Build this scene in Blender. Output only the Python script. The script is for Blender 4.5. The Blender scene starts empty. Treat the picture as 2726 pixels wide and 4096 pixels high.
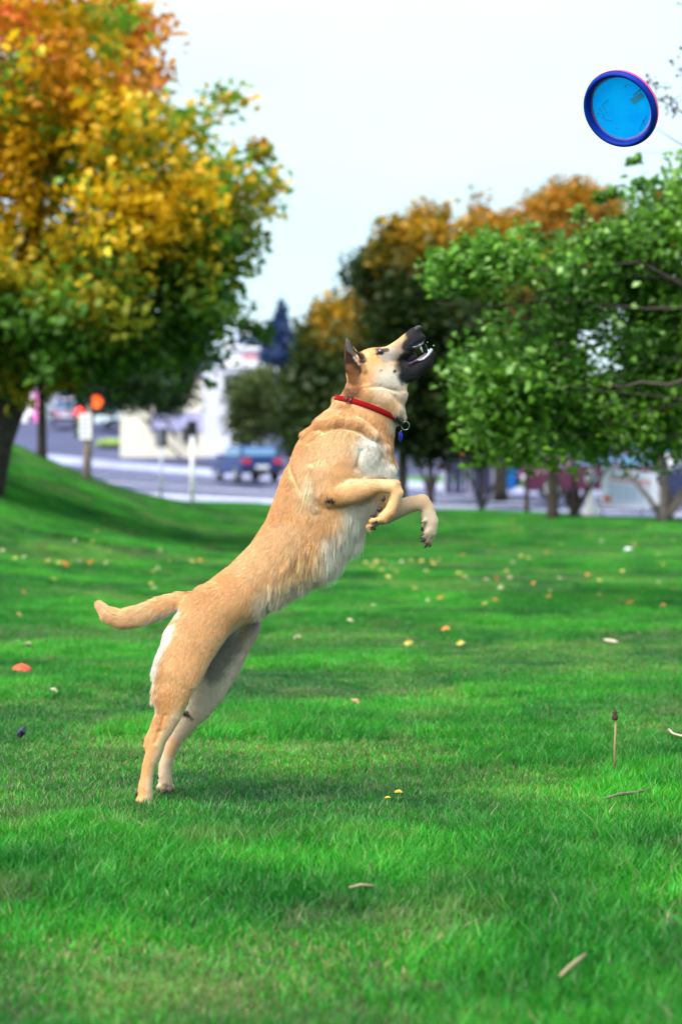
import bpy, math, random
import numpy as np
from mathutils import Vector, Matrix

C = bpy.context.scene.collection
SC = bpy.context.scene
rng = np.random.default_rng(7)
random.seed(7)

# ------------------------------------------------------------------ camera, sky, sun, exposure
F = 1991.0            # focal length in picture pixels (681 x 1024)
HY = 464.0            # picture row of the horizon
CAMH = 1.05
DOGY = 6.2
cam_d = bpy.data.cameras.new('camera')
cam = bpy.data.objects.new('camera', cam_d); C.objects.link(cam)
cam.location = (0, 0, CAMH); cam.rotation_euler = (math.radians(90), 0, 0)
cam_d.sensor_fit = 'VERTICAL'; cam_d.sensor_height = 36; cam_d.sensor_width = 24
cam_d.lens = 36 * F / 1024
cam_d.shift_y = -(512 - HY) / 1024 * 1.0
cam_d.clip_start = 0.05; cam_d.clip_end = 3000
cam_d.dof.use_dof = True; cam_d.dof.focus_distance = DOGY; cam_d.dof.aperture_fstop = 2.6
cam_d.dof.aperture_blades = 0
SC.camera = cam

SUN_EL, SUN_AZ = 50, 222     # azimuth from +Y clockwise: behind the camera, on its left
world = bpy.data.worlds.new('World'); SC.world = world; world.use_nodes = True
nt = world.node_tree; nt.nodes.clear()
wo = nt.nodes.new('ShaderNodeOutputWorld'); bg = nt.nodes.new('ShaderNodeBackground')
sky = nt.nodes.new('ShaderNodeTexSky'); sky.sky_type = 'NISHITA'; sky.sun_disc = False
sky.sun_elevation = math.radians(SUN_EL); sky.sun_rotation = math.radians(SUN_AZ)
tc = nt.nodes.new('ShaderNodeTexCoord'); mp = nt.nodes.new('ShaderNodeMapping')
mp.inputs['Scale'].default_value = (1, 1, 2.6)
nz = nt.nodes.new('ShaderNodeTexNoise'); nz.inputs['Scale'].default_value = 2.4
nz.inputs['Detail'].default_value = 7; nz.inputs['Roughness'].default_value = 0.5
cr = nt.nodes.new('ShaderNodeValToRGB')
cr.color_ramp.elements[0].position = 0.36; cr.color_ramp.elements[0].color = (4.4, 6.1, 6.8, 1)
cr.color_ramp.elements[1].position = 0.62; cr.color_ramp.elements[1].color = (5.35, 6.3, 6.8, 1)
mx = nt.nodes.new('ShaderNodeMix'); mx.data_type = 'RGBA'; mx.inputs[0].default_value = 0.94
bg.inputs['Strength'].default_value = 0.1
L = nt.links.new
L(tc.outputs['Generated'], mp.inputs[0]); L(mp.outputs[0], nz.inputs['Vector'])
L(nz.outputs['Fac'], cr.inputs[0]); L(sky.outputs[0], mx.inputs[6]); L(cr.outputs[0], mx.inputs[7])
L(mx.outputs[2], bg.inputs[0]); L(bg.outputs[0], wo.inputs[0])
sun_d = bpy.data.lights.new('sun', 'SUN'); sun = bpy.data.objects.new('sun', sun_d); C.objects.link(sun)
sun_d.energy = 3.9; sun_d.angle = math.radians(48); sun_d.color = (1, 0.95, 0.88)
_e, _a = math.radians(SUN_EL), math.radians(SUN_AZ)
sdir = Vector((math.sin(_a) * math.cos(_e), math.cos(_a) * math.cos(_e), math.sin(_e)))
sun.rotation_euler = sdir.to_track_quat('Z', 'Y').to_euler()
SC.view_settings.view_transform = 'Standard'; SC.view_settings.look = 'None'
SC.view_settings.exposure = 1.0; SC.view_settings.gamma = 1; SC.view_settings.use_curve_mapping = False
SC.render.engine = 'CYCLES'
SC.cycles.max_bounces = 6; SC.cycles.diffuse_bounces = 3; SC.cycles.glossy_bounces = 2
SC.cycles.transmission_bounces = 4; SC.cycles.transparent_max_bounces = 8
SC.cycles.use_denoising = True

# ------------------------------------------------------------------ helpers
def W(px, py, Y):                 # the point at depth Y that the picture shows at (px, py)
    return np.array([(px - 340.5) / F * Y, Y, CAMH - (py - HY) / F * Y])

def _hash(i, j, k, s):
    n = (i * 374761393 + j * 668265263 + k * 2147483647 + s * 1274126177) & 0xffffffff
    n = ((n ^ (n >> 13)) * 1274126177) & 0xffffffff
    n = ((n ^ (n >> 16)) * 2246822519) & 0xffffffff
    return ((n ^ (n >> 15)) & 0xffff) / 65535.0
def noise3(p, scale=1.0, seed=0):
    p = np.asarray(p, float) * scale
    i = np.floor(p).astype(np.int64); f = p - i; f = f * f * (3 - 2 * f)
    out = 0
    for a in (0, 1):
        for b in (0, 1):
            for c in (0, 1):
                w = (f[..., 0] if a else 1 - f[..., 0]) * (f[..., 1] if b else 1 - f[..., 1]) * (f[..., 2] if c else 1 - f[..., 2])
                out = out + w * _hash(i[..., 0] + a, i[..., 1] + b, i[..., 2] + c, seed)
    return out
def fbm(p, scale=1.0, seed=0, oct=3):
    s, a, t = 0, 1.0, 0
    for o in range(oct):
        s = s + a * noise3(p, scale * 2 ** o, seed + o); t += a; a *= 0.5
    return s / t
def sstep(x, a, b):
    t = np.clip((np.asarray(x, float) - a) / (b - a), 0, 1); return t * t * (3 - 2 * t)

def mesh_np(name, verts, faces, mat=None, parent=None, smooth=False, cols=None):
    """faces: (n,3) or (n,4) int array or list of lists"""
    me = bpy.data.meshes.new(name)
    verts = np.asarray(verts, np.float32)
    if isinstance(faces, np.ndarray):
        n, k = faces.shape
        me.vertices.add(len(verts)); me.vertices.foreach_set('co', verts.ravel())
        me.loops.add(n * k); me.loops.foreach_set('vertex_index', faces.astype(np.int32).ravel())
        me.polygons.add(n); me.polygons.foreach_set('loop_start', np.arange(0, n * k, k, dtype=np.int32))
        me.update(calc_edges=True)
    else:
        me.from_pydata(verts.tolist(), [], faces)
    if smooth: me.polygons.foreach_set('use_smooth', np.ones(len(me.polygons), bool))
    if cols is not None:
        at = me.color_attributes.new('col', 'FLOAT_COLOR', 'POINT')
        c4 = np.ones((len(verts), 4), np.float32); c4[:, :3] = cols
        at.data.foreach_set('color', c4.ravel())
    if mat: me.materials.append(mat)
    me.validate()
    o = bpy.data.objects.new(name, me); C.objects.link(o)
    if parent is not None: o.parent = parent
    return o

def tag(o, label=None, cat=None, group=None, kind=None):
    if label: o['label'] = label
    if cat: o['category'] = cat
    if group: o['group'] = group
    if kind: o['kind'] = kind
    return o
def empty(name, loc, rz=0, label=None, cat=None, group=None):
    o = bpy.data.objects.new(name, None); C.objects.link(o)
    o.location = tuple(float(v) for v in loc); o.rotation_euler = (0, 0, rz); o.empty_display_size = 0.1
    return tag(o, label, cat, group)
def copy_tree(o, parent=None):
    c = o.copy(); C.objects.link(c)
    if parent is not None: c.parent = parent
    for ch in [x for x in bpy.data.objects if x.parent == o]: copy_tree(ch, c)
    return c

class MB:
    def __init__(s): s.v = []; s.f = []
    def add(s, v, f):
        n = len(s.v); s.v += [tuple(map(float, p)) for p in v]; s.f += [[i + n for i in q] for q in f]; return s
    def box(s, x0, x1, y0, y1, z0, z1):
        v = [(x, y, z) for z in (z0, z1) for y in (y0, y1) for x in (x0, x1)]
        return s.add(v, [[0, 2, 3, 1], [4, 5, 7, 6], [0, 1, 5, 4], [2, 6, 7, 3], [0, 4, 6, 2], [1, 3, 7, 5]])
    def prism(s, prof, y0, y1, inset=0, z_in=None):      # profile in x,z run along y
        n = len(prof); v = [(p[0], y0, p[1]) for p in prof] + [(p[0], y1, p[1]) for p in prof]
        f = [[i, (i + 1) % n, n + (i + 1) % n, n + i] for i in range(n)]
        return s.add(v, f + [list(range(n))[::-1], list(range(n, 2 * n))])
    def tube(s, pts, rad, seg=8, cap=True):
        pts = [np.array(p, float) for p in pts]; n = len(pts)
        if not hasattr(rad, '__len__'): rad = [rad] * n
        base = len(s.v); up = np.array([0.13, 0.21, 0.97]); prev = None
        for i, p in enumerate(pts):
            t = pts[min(i + 1, n - 1)] - pts[max(i - 1, 0)]; t = t / (np.linalg.norm(t) + 1e-9)
            a = prev if prev is not None else up
            a = a - t * a.dot(t)
            if np.linalg.norm(a) < 1e-3: a = np.array([1, 0, 0.]) - t * t[0]
            a /= np.linalg.norm(a); prev = a; b = np.cross(t, a)
            for k in range(seg):
                w = 2 * math.pi * k / seg; s.v.append(tuple(p + (a * math.cos(w) + b * math.sin(w)) * rad[i]))
        for i in range(n - 1):
            for k in range(seg):
                k2 = (k + 1) % seg; s.f.append([base + i * seg + k, base + i * seg + k2, base + (i + 1) * seg + k2, base + (i + 1) * seg + k])
        if cap:
            s.f.append([base + k for k in range(seg)][::-1]); s.f.append([base + (n - 1) * seg + k for k in range(seg)])
        return s
    def lathe(s, prof, seg=24, M=None, close=False):      # profile r,z round z
        base = len(s.v); n = len(prof); M = M or Matrix()
        for r, z in prof:
            for k in range(seg):
                w = 2 * math.pi * k / seg; s.v.append(tuple(M @ Vector((r * math.cos(w), r * math.sin(w), z))))
        for i in range(n if close else n - 1):
            for k in range(seg):
                a, b = base + i * seg, base + ((i + 1) % n) * seg; k2 = (k + 1) % seg
                s.f.append([a + k, a + k2, b + k2, b + k])
        return s
    def ball(s, c, r, seg=12, rings=8, M=None):
        r = r if hasattr(r, '__len__') else (r, r, r)
        T = Matrix.Translation(Vector([float(q) for q in c])) @ (M or Matrix()) @ Matrix.Diagonal((*r, 1))
        return s.lathe([(math.sin(math.pi * i / rings) + (1e-4 if i in (0, rings) else 0), -math.cos(math.pi * i / rings)) for i in range(rings + 1)], seg, T)
    def build(s, name, mat=None, parent=None, smooth=False, off=None, bevel=0):
        v = np.array(s.v)
        if off is not None: v = v - np.array(off)
        o = mesh_np(name, v, s.f, mat, parent, smooth)
        if bevel:
            m = o.modifiers.new('bevel', 'BEVEL'); m.width = bevel; m.segments = 3; m.limit_method = 'ANGLE'
            o.data.polygons.foreach_set('use_smooth', np.ones(len(o.data.polygons), bool))
            w = o.modifiers.new('wn', 'WEIGHTED_NORMAL')
        return o

# ------------------------------------------------------------------ materials
def mat(name, col=(.5, .5, .5), rough=.6, metal=0, noise=0.0, nscale=8, bump=0, spec=.5, emit=None, estr=0, coat=0, col2=None, alpha=1):
    m = bpy.data.materials.new(name); m.use_nodes = True; n = m.node_tree; b = n.nodes['Principled BSDF']
    b.inputs['Base Color'].default_value = (*col, 1); b.inputs['Roughness'].default_value = rough
    b.inputs['Metallic'].default_value = metal; b.inputs['Specular IOR Level'].default_value = spec
    b.inputs['Coat Weight'].default_value = coat
    if noise or bump or col2:
        t = n.nodes.new('ShaderNodeTexNoise'); t.inputs['Scale'].default_value = nscale; t.inputs['Detail'].default_value = 6
        g = n.nodes.new('ShaderNodeNewGeometry'); n.links.new(g.outputs['Position'], t.inputs['Vector'])
        if noise or col2:
            r = n.nodes.new('ShaderNodeValToRGB'); r.color_ramp.elements[0].position = .32; r.color_ramp.elements[1].position = .68
            c2 = col2 or tuple(c * (1 - noise) for c in col)
            r.color_ramp.elements[0].color = (*c2, 1); r.color_ramp.elements[1].color = (*[min(1, c * (1 + noise * .5)) for c in col], 1)
            n.links.new(t.outputs['Fac'], r.inputs[0]); n.links.new(r.outputs[0], b.inputs['Base Color'])
        if bump:
            bp = n.nodes.new('ShaderNodeBump'); bp.inputs['Strength'].default_value = bump; bp.inputs['Distance'].default_value = .02
            n.links.new(t.outputs['Fac'], bp.inputs['Height']); n.links.new(bp.outputs[0], b.inputs['Normal'])
    if emit: b.inputs['Emission Color'].default_value = (*emit, 1); b.inputs['Emission Strength'].default_value = estr
    return m
def attr_mat(name, rough=.6, trans=0.0, spec=.3, gain=1.0, sheen=0):
    m = bpy.data.materials.new(name); m.use_nodes = True; n = m.node_tree; b = n.nodes['Principled BSDF']
    a = n.nodes.new('ShaderNodeAttribute'); a.attribute_name = 'col'
    n.links.new(a.outputs['Color'], b.inputs['Base Color'])
    b.inputs['Roughness'].default_value = rough; b.inputs['Specular IOR Level'].default_value = spec
    b.inputs['Sheen Weight'].default_value = sheen
    if trans:
        t = n.nodes.new('ShaderNodeBsdfTranslucent'); x = n.nodes.new('ShaderNodeMixShader'); x.inputs[0].default_value = trans
        n.links.new(a.outputs['Color'], t.inputs['Color'])
        n.links.new(b.outputs[0], x.inputs[1]); n.links.new(t.outputs[0], x.inputs[2])
        n.links.new(x.outputs[0], n.nodes['Material Output'].inputs['Surface'])
    return m
M_leaf = attr_mat('leaf', .5, .45, .35)
M_bark = mat('bark', (.055, .042, .033), .9, noise=.5, nscale=9, bump=.8)
M_barkgrey = mat('bark_grey', (.13, .11, .10), .9, noise=.45, nscale=14, bump=.7)
M_fur = attr_mat('fur', .55, 0, .25)
M_skin = attr_mat('coat', .75, 0, .2)
M_claw = mat('claw', (.012, .012, .015), .3)
M_pad = mat('pad', (.02, .018, .022), .55, bump=.3, nscale=400)
M_nose = mat('nose', (.018, .018, .024), .28, bump=.4, nscale=500)
M_eye = mat('eye', (.012, .012, .03), .05, coat=1)
M_gum = mat('gum', (.03, .02, .035), .45, noise=.5, nscale=60)
M_spit = mat('spit', (.42, .44, .60), .15, noise=.3, nscale=120)
M_tooth = mat('tooth', (.5, .52, .55), .2)
M_tongue = mat('tongue', (.18, .08, .10), .3)
M_black = mat('mouth_dark', (.006, .006, .008), .5)
M_red = mat('red_webbing', (.27, .001, .004), .8, bump=.5, nscale=900, spec=.15)
M_plast = mat('black_plastic', (.012, .012, .014), .35)
M_steel = mat('steel', (.55, .55, .56), .25, 1)
M_tag = mat('blue_tag', (.01, .02, .45), .3, metal=.3)
M_asph = mat('asphalt', (.052, .058, .14), .9, noise=.25, nscale=.35)
M_conc = mat('concrete', (.30, .32, .50), .9, noise=.2, nscale=.8)
M_paint = mat('road_paint', (.62, .62, .70), .8)
M_soil = mat('soil', (.028, .05, .016), .95, col2=(.04, .035, .02), nscale=3, bump=.5)
M_glass = mat('car_glass', (.08, .17, .30), .08, spec=.8)  # bluish base colour paints in the reflected sky
M_tyre = mat('tyre', (.015, .015, .017), .8)
M_rim = mat('rim', (.55, .56, .60), .35, .6)
M_tail = mat('tail_light', (.55, .02, .02), .3)
M_head = mat('head_light', (.75, .75, .75), .2)
M_white = mat('white_paint', (.78, .78, .82), .7, noise=.08, nscale=1)
M_trim = mat('dark_trim', (.02, .02, .022), .6)

# ------------------------------------------------------------------ terrain
SW = np.array([-0.62, 1.0]); SW = SW / np.linalg.norm(SW)      # the street runs this way
SWN = np.array([SW[1], -SW[0]])                                # across it, away from the lawn
P0 = np.array([6.2, 38.5])
def across(x, y):                                             # metres from the lawn's edge towards the street
    return (np.asarray(x) - P0[0]) * SWN[0] + (np.asarray(y) - P0[1]) * SWN[1]
def far_z(x, y):
    y = np.asarray(y, float)
    t = np.clip(y - 50, 0, 130); z = .00045 * t * t
    return z + np.clip(y - 180, 0, 1e9) * .02
def hill_z(x, y):
    xx = np.clip(-(np.asarray(x, float)) - 1.2, 0, 7)
    h = .115 * xx + .043 * xx * xx
    return h * sstep(y, 9, 27) * (1 - sstep(y, 33, 50))
def bumps(x, y):
    p = np.stack([np.asarray(x, float), np.asarray(y, float), np.zeros_like(np.asarray(x, float))], -1)
    return (fbm(p, .45, 5, 3) - .5) * (.10 + .22 * sstep(y, 14, 24) * sstep(-np.asarray(x, float), .8, 2.4)) * sstep(np.abs(np.asarray(y) - DOGY), .6, 3.0) * (1 - sstep(y, 30, 42))
def gz(x, y):
    return hill_z(x, y) + far_z(x, y) + bumps(x, y)
def grid(xs, ys, fn, name, m, dz=0, keep=None):
    X, Yg = np.meshgrid(xs, ys); v = np.stack([X.ravel(), Yg.ravel(), fn(X, Yg).ravel() + dz], -1)
    nx = len(xs); i = np.arange((len(ys) - 1) * nx).reshape(-1, nx)[:, :-1].ravel()
    f = np.stack([i, i + 1, i + nx + 1, i + nx], -1)
    if keep is not None:
        c = v[f].mean(1); f = f[keep(c[:, 0], c[:, 1])]
    return mesh_np(name, v, f, m, smooth=True)
def hit(px, py, y0=46, y1=400):                               # where the ground shows at a picture position
    ys = np.linspace(y0, y1, 4000); x = (px - 340.5) / F * ys
    r = HY - (gz(x, ys) - CAMH) / ys * F
    k = np.argmax(r <= py) if (r <= py).any() else len(ys) - 1
    return np.array([x[k], ys[k], gz(x[k], ys[k])])

far = grid(np.r_[np.linspace(-1500, -120, 10), np.linspace(-110, 110, 90), np.linspace(120, 1500, 10)],
           np.r_[np.linspace(-60, 30, 10), np.linspace(32, 260, 100), np.linspace(280, 2500, 12)],
           lambda x, y: far_z(x, y) - .30, 'ground', M_asph)
tag(far, kind='structure')
lawn = grid(np.linspace(-30, 30, 260), np.linspace(-6, 62, 320), lambda x, y: gz(x, y), 'lawn', M_soil, 0,
            lambda x, y: across(x, y) < 0)
tag(lawn, kind='structure')
def strip(a0, a1, name, m, dz, s0=-40, s1=170, top=.0):
    s = np.linspace(s0, s1, 120); a = np.linspace(a0, a1, max(3, int((a1 - a0) / 1.0)))
    A, S = np.meshgrid(a, s); X = P0[0] + A * SWN[0] + S * SW[0]; Yg = P0[1] + A * SWN[1] + S * SW[1]
    v = np.stack([X.ravel(), Yg.ravel(), far_z(X, Yg).ravel() + dz], -1); nx = len(a)
    i = np.arange((len(s) - 1) * nx).reshape(-1, nx)[:, :-1].ravel()
    f = np.stack([i, i + 1, i + nx + 1, i + nx], -1)
    # side faces give the strip its thickness
    top_n = len(v); v2 = v.copy(); v2[:, 2] -= .30; vv = np.vstack([v, v2]); sf = []
    for r in range(len(s) - 1):
        for c in (0, nx - 1):
            p, q = r * nx + c, (r + 1) * nx + c; sf.append([p, q, q + top_n, p + top_n])
    return tag(mesh_np(name, vv, np.vstack([f, np.array(sf)]), m), kind='structure')
strip(0.02, 2.6, 'sidewalk', M_conc, .0)
strip(2.62, 2.85, 'kerb', M_white, .004)
strip(2.87, 15.6, 'road', M_asph, -.12)
strip(15.7, 18.4, 'far_sidewalk', M_conc, .0)
for a in (9.0, 9.3, 5.9, 12.6):
    st = strip(a, a + .12, 'road_line', M_paint, -.116)

# ------------------------------------------------------------------ grass: thousands of blades, patches repeated over the lawn
M_grass = bpy.data.materials.new('grass_blade'); M_grass.use_nodes = True
n = M_grass.node_tree; b = n.nodes['Principled BSDF']
at = n.nodes.new('ShaderNodeAttribute'); at.attribute_name = 'col'
g = n.nodes.new('ShaderNodeNewGeometry')
n1 = n.nodes.new('ShaderNodeTexNoise'); n1.inputs['Scale'].default_value = .9; n1.inputs['Detail'].default_value = 4
n2 = n.nodes.new('ShaderNodeTexNoise'); n2.inputs['Scale'].default_value = 3.1; n2.inputs['Detail'].default_value = 5
n.links.new(g.outputs['Position'], n1.inputs['Vector']); n.links.new(g.outputs['Position'], n2.inputs['Vector'])
r1 = n.nodes.new('ShaderNodeValToRGB'); e = r1.color_ramp.elements
e[0].position = .38; e[0].color = (.40, .60, .75, 1); e[1].position = .62; e[1].color = (1.15, 1.18, .95, 1)
r2 = n.nodes.new('ShaderNodeValToRGB'); e = r2.color_ramp.elements
e[0].position = .36; e[0].color = (.62, .72, .75, 1); e[1].position = .64; e[1].color = (1.15, 1.1, 1, 1)
m1 = n.nodes.new('ShaderNodeMix'); m1.data_type = 'RGBA'; m1.blend_type = 'MULTIPLY'; m1.inputs[0].default_value = 1
m2 = n.nodes.new('ShaderNodeMix'); m2.data_type = 'RGBA'; m2.blend_type = 'MULTIPLY'; m2.inputs[0].default_value = 1
n.links.new(n1.outputs['Fac'], r1.inputs[0]); n.links.new(n2.outputs['Fac'], r2.inputs[0])
n.links.new(at.outputs['Color'], m1.inputs[6]); n.links.new(r1.outputs[0], m1.inputs[7])
n.links.new(m1.outputs[2], m2.inputs[6]); n.links.new(r2.outputs[0], m2.inputs[7])
n3 = n.nodes.new('ShaderNodeTexNoise'); n3.inputs['Scale'].default_value = 1.7; n3.inputs['Detail'].default_value = 8; n3.inputs['Roughness'].default_value = .7
n.links.new(g.outputs['Position'], n3.inputs['Vector']); r3 = n.nodes.new('ShaderNodeMapRange'); r3.inputs[1].default_value = .535; r3.inputs[2].default_value = .70; r3.inputs[4].default_value = .5
n.links.new(n3.outputs['Fac'], r3.inputs[0]); m3 = n.nodes.new('ShaderNodeMix'); m3.data_type = 'RGBA'; m3.inputs[7].default_value = (.27, .25, .12, 1)
n.links.new(r3.outputs[0], m3.inputs[0]); n.links.new(m2.outputs[2], m3.inputs[6]); m2 = m3
n.links.new(m2.outputs[2], b.inputs['Base Color']); b.inputs['Roughness'].default_value = .42
b.inputs['Specular IOR Level'].default_value = .35
t = n.nodes.new('ShaderNodeBsdfTranslucent'); x = n.nodes.new('ShaderNodeMixShader'); x.inputs[0].default_value = .35
n.links.new(m2.outputs[2], t.inputs[0]); n.links.new(b.outputs[0], x.inputs[1]); n.links.new(t.outputs[0], x.inputs[2])
n.links.new(x.outputs[0], n.nodes['Material Output'].inputs['Surface'])

def grass_patch(seed, nb, h0, h1, dry, size=.62):
    r = np.random.default_rng(seed)
    # tufts: blades lean together
    nt_ = nb // 14; tc_ = r.uniform(-size / 2, size / 2, (nt_, 2)); ti = r.integers(0, nt_, nb)
    p = tc_[ti] + r.normal(0, .016, (nb, 2)); lean_t = r.normal(0, .35, (nt_, 2)); th = r.uniform(.75, 1.2, nt_)
    h = r.uniform(h0, h1, nb) * th[ti]; w = r.uniform(.0009, .0018, nb)
    ang = r.uniform(0, 2 * np.pi, nb); side = np.stack([np.cos(ang), np.sin(ang)], -1)
    lean = (lean_t[ti] + r.normal(0, .38, (nb, 2))) * h[:, None]
    flat = r.random(nb) < .10 + dry * .25
    lean[flat] *= 2.4; h[flat] *= .45
    z = np.zeros(nb)
    def P(off, side_w, hz):
        return np.concatenate([off + side * side_w[:, None], hz[:, None]], -1)
    v = np.stack([P(p, w, z - .004), P(p, -w, z - .004), P(p + lean * .32, w * .9, h * .55), P(p + lean * .32, -w * .9, h * .55),
                  P(p + lean, w * 0, h)], 1).reshape(-1, 3)
    i = np.arange(nb)[:, None] * 5
    f = np.concatenate([i + np.array([[0, 1, 3]]), i + np.array([[0, 3, 2]]), i + np.array([[2, 3, 4]])])
    base = np.array([.05, .41, .026]); lush = np.array([.024, .27, .022]); yel = np.array([.13, .45, .04]); tan = np.array([.42, .34, .19]); brown = np.array([.17, .12, .07])
    u = r.random(nb)[:, None]; c = base * (1 - u) + lush * u
    k = r.random(nb); c[k < .16] = yel; c[(k > .96 - dry * .30)] = tan; c[(k > .985 - dry * .12)] = brown
    c = c * r.uniform(.58, 1.2, (nb, 1)) * np.array([.92, 1.0, 1.0])
    return mesh_np('grass_patch', v, f, M_grass, cols=np.repeat(c, 5, 0))
patch_col = bpy.data.collections.new('grass_patches')
for k, (nb, h0, h1, dry) in enumerate([(8600, .017, .038, .12), (8800, .023, .052, .03), (7800, .011, .026, .95), (8400, .015, .033, .5)]):
    o = grass_patch(40 + k, nb, h0, h1, dry); o.name = 'grass_patch'; C.objects.unlink(o)
    o.name = 'grass_patch_%d' % k; patch_col.objects.link(o)
step = .40
pts, idx, rots, scl = [], [], [], []
for y in np.arange(2.2, 56, step):
    hw = y * .171 * 1.3 + 1.4
    for xx in np.arange(-hw, hw, step):
        px_, py_ = xx + rng.uniform(-.12, .12), y + rng.uniform(-.12, .12)
        if across(px_, py_) > -.25: continue
        pts.append((px_, py_, 0)); 
pts = np.array(pts); pts[:, 2] = gz(pts[:, 0], pts[:, 1])
nn = fbm(pts * [1, 1, 0], .75, 11, 3); n4 = fbm(pts * [1, 1, 0], 1.6, 31, 2)
idx = np.where(nn > .56, 1, np.where((nn < .47), 2, np.where(n4 > .52, 3, 0))).astype(np.int32)
rotz = rng.uniform(0, 6.283, len(pts)); scl = .85 + .5 * nn
gx = (gz(pts[:, 0] + .15, pts[:, 1]) - gz(pts[:, 0] - .15, pts[:, 1])) / .3
gy = (gz(pts[:, 0], pts[:, 1] + .15) - gz(pts[:, 0], pts[:, 1] - .15)) / .3
eul = []
for a, b_, c_ in zip(gx, gy, rotz):
    q = Vector((-a, -b_, 1)).to_track_quat('Z', 'Y').to_matrix() @ Matrix.Rotation(c_, 3, 'Z'); eul.append(tuple(q.to_euler()))
me = bpy.data.meshes.new('grass'); me.vertices.add(len(pts)); me.vertices.foreach_set('co', pts.astype(np.float32).ravel())
a = me.attributes.new('idx', 'INT', 'POINT'); a.data.foreach_set('value', idx)
a = me.attributes.new('rot', 'FLOAT_VECTOR', 'POINT'); a.data.foreach_set('vector', np.array(eul, np.float32).ravel())
a = me.attributes.new('scl', 'FLOAT', 'POINT'); a.data.foreach_set('value', scl.astype(np.float32))
grass = bpy.data.objects.new('grass', me); C.objects.link(grass)
tag(grass, 'mown green lawn grass with brownish worn tufts', 'grass', kind='stuff')
ng = bpy.data.node_groups.new('grass_scatter', 'GeometryNodeTree')
ng.interface.new_socket('Geometry', in_out='INPUT', socket_type='NodeSocketGeometry')
ng.interface.new_socket('Geometry', in_out='OUTPUT', socket_type='NodeSocketGeometry')
gi, go = ng.nodes.new('NodeGroupInput'), ng.nodes.new('NodeGroupOutput')
ip = ng.nodes.new('GeometryNodeInstanceOnPoints'); ci = ng.nodes.new('GeometryNodeCollectionInfo')
ci.inputs['Collection'].default_value = patch_col; ci.inputs['Separate Children'].default_value = True; ci.inputs['Reset Children'].default_value = True
def nattr(nm, ty):
    q = ng.nodes.new('GeometryNodeInputNamedAttribute'); q.data_type = ty; q.inputs[0].default_value = nm; return q.outputs[0]
ip.inputs['Pick Instance'].default_value = True
ng.links.new(gi.outputs[0], ip.inputs['Points']); ng.links.new(ci.outputs[0], ip.inputs['Instance'])
ng.links.new(nattr('idx', 'INT'), ip.inputs['Instance Index'])
e2r = ng.nodes.new('FunctionNodeEulerToRotation'); ng.links.new(nattr('rot', 'FLOAT_VECTOR'), e2r.inputs[0]); ng.links.new(e2r.outputs[0], ip.inputs['Rotation'])
cx = ng.nodes.new('ShaderNodeCombineXYZ'); cx.inputs[0].default_value = 1; cx.inputs[1].default_value = 1
ng.links.new(nattr('scl', 'FLOAT'), cx.inputs[2]); ng.links.new(cx.outputs[0], ip.inputs['Scale'])
ng.links.new(ip.outputs[0], go.inputs[0])
gm = grass.modifiers.new('scatter', 'NODES'); gm.node_group = ng

# ------------------------------------------------------------------ trees
def leaves_mesh(name, cen, size, cols, r, parent, off, aspect=.8, droop=.3):
    nL = len(cen)
    nrm = r.normal(0, 1, (nL, 3)); nrm[:, 2] = np.abs(nrm[:, 2]) + .5; nrm /= np.linalg.norm(nrm, axis=1)[:, None]
    d = r.normal(0, 1, (nL, 3)); d[:, 2] -= droop * 2; d -= nrm * (d * nrm).sum(1)[:, None]; d /= np.linalg.norm(d, axis=1)[:, None]
    s = np.cross(nrm, d); sz = (size * r.uniform(.65, 1.25, nL))[:, None]
    b0 = cen - d * sz * .5; tip = cen + d * sz * .55 - nrm * sz * .12
    mid = cen - d * sz * .05; fold = nrm * sz * .12
    l = mid + s * sz * aspect * .5 + fold; rr = mid - s * sz * aspect * .5 + fold
    v = np.stack([b0, l, tip, rr], 1).reshape(-1, 3) - off
    i = np.arange(nL)[:, None] * 4
    f = np.concatenate([i + np.array([[0, 1, 2]]), i + np.array([[0, 2, 3]])])
    return mesh_np(name, v, f, M_leaf, parent, cols=np.repeat(cols, 4, 0))

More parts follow.
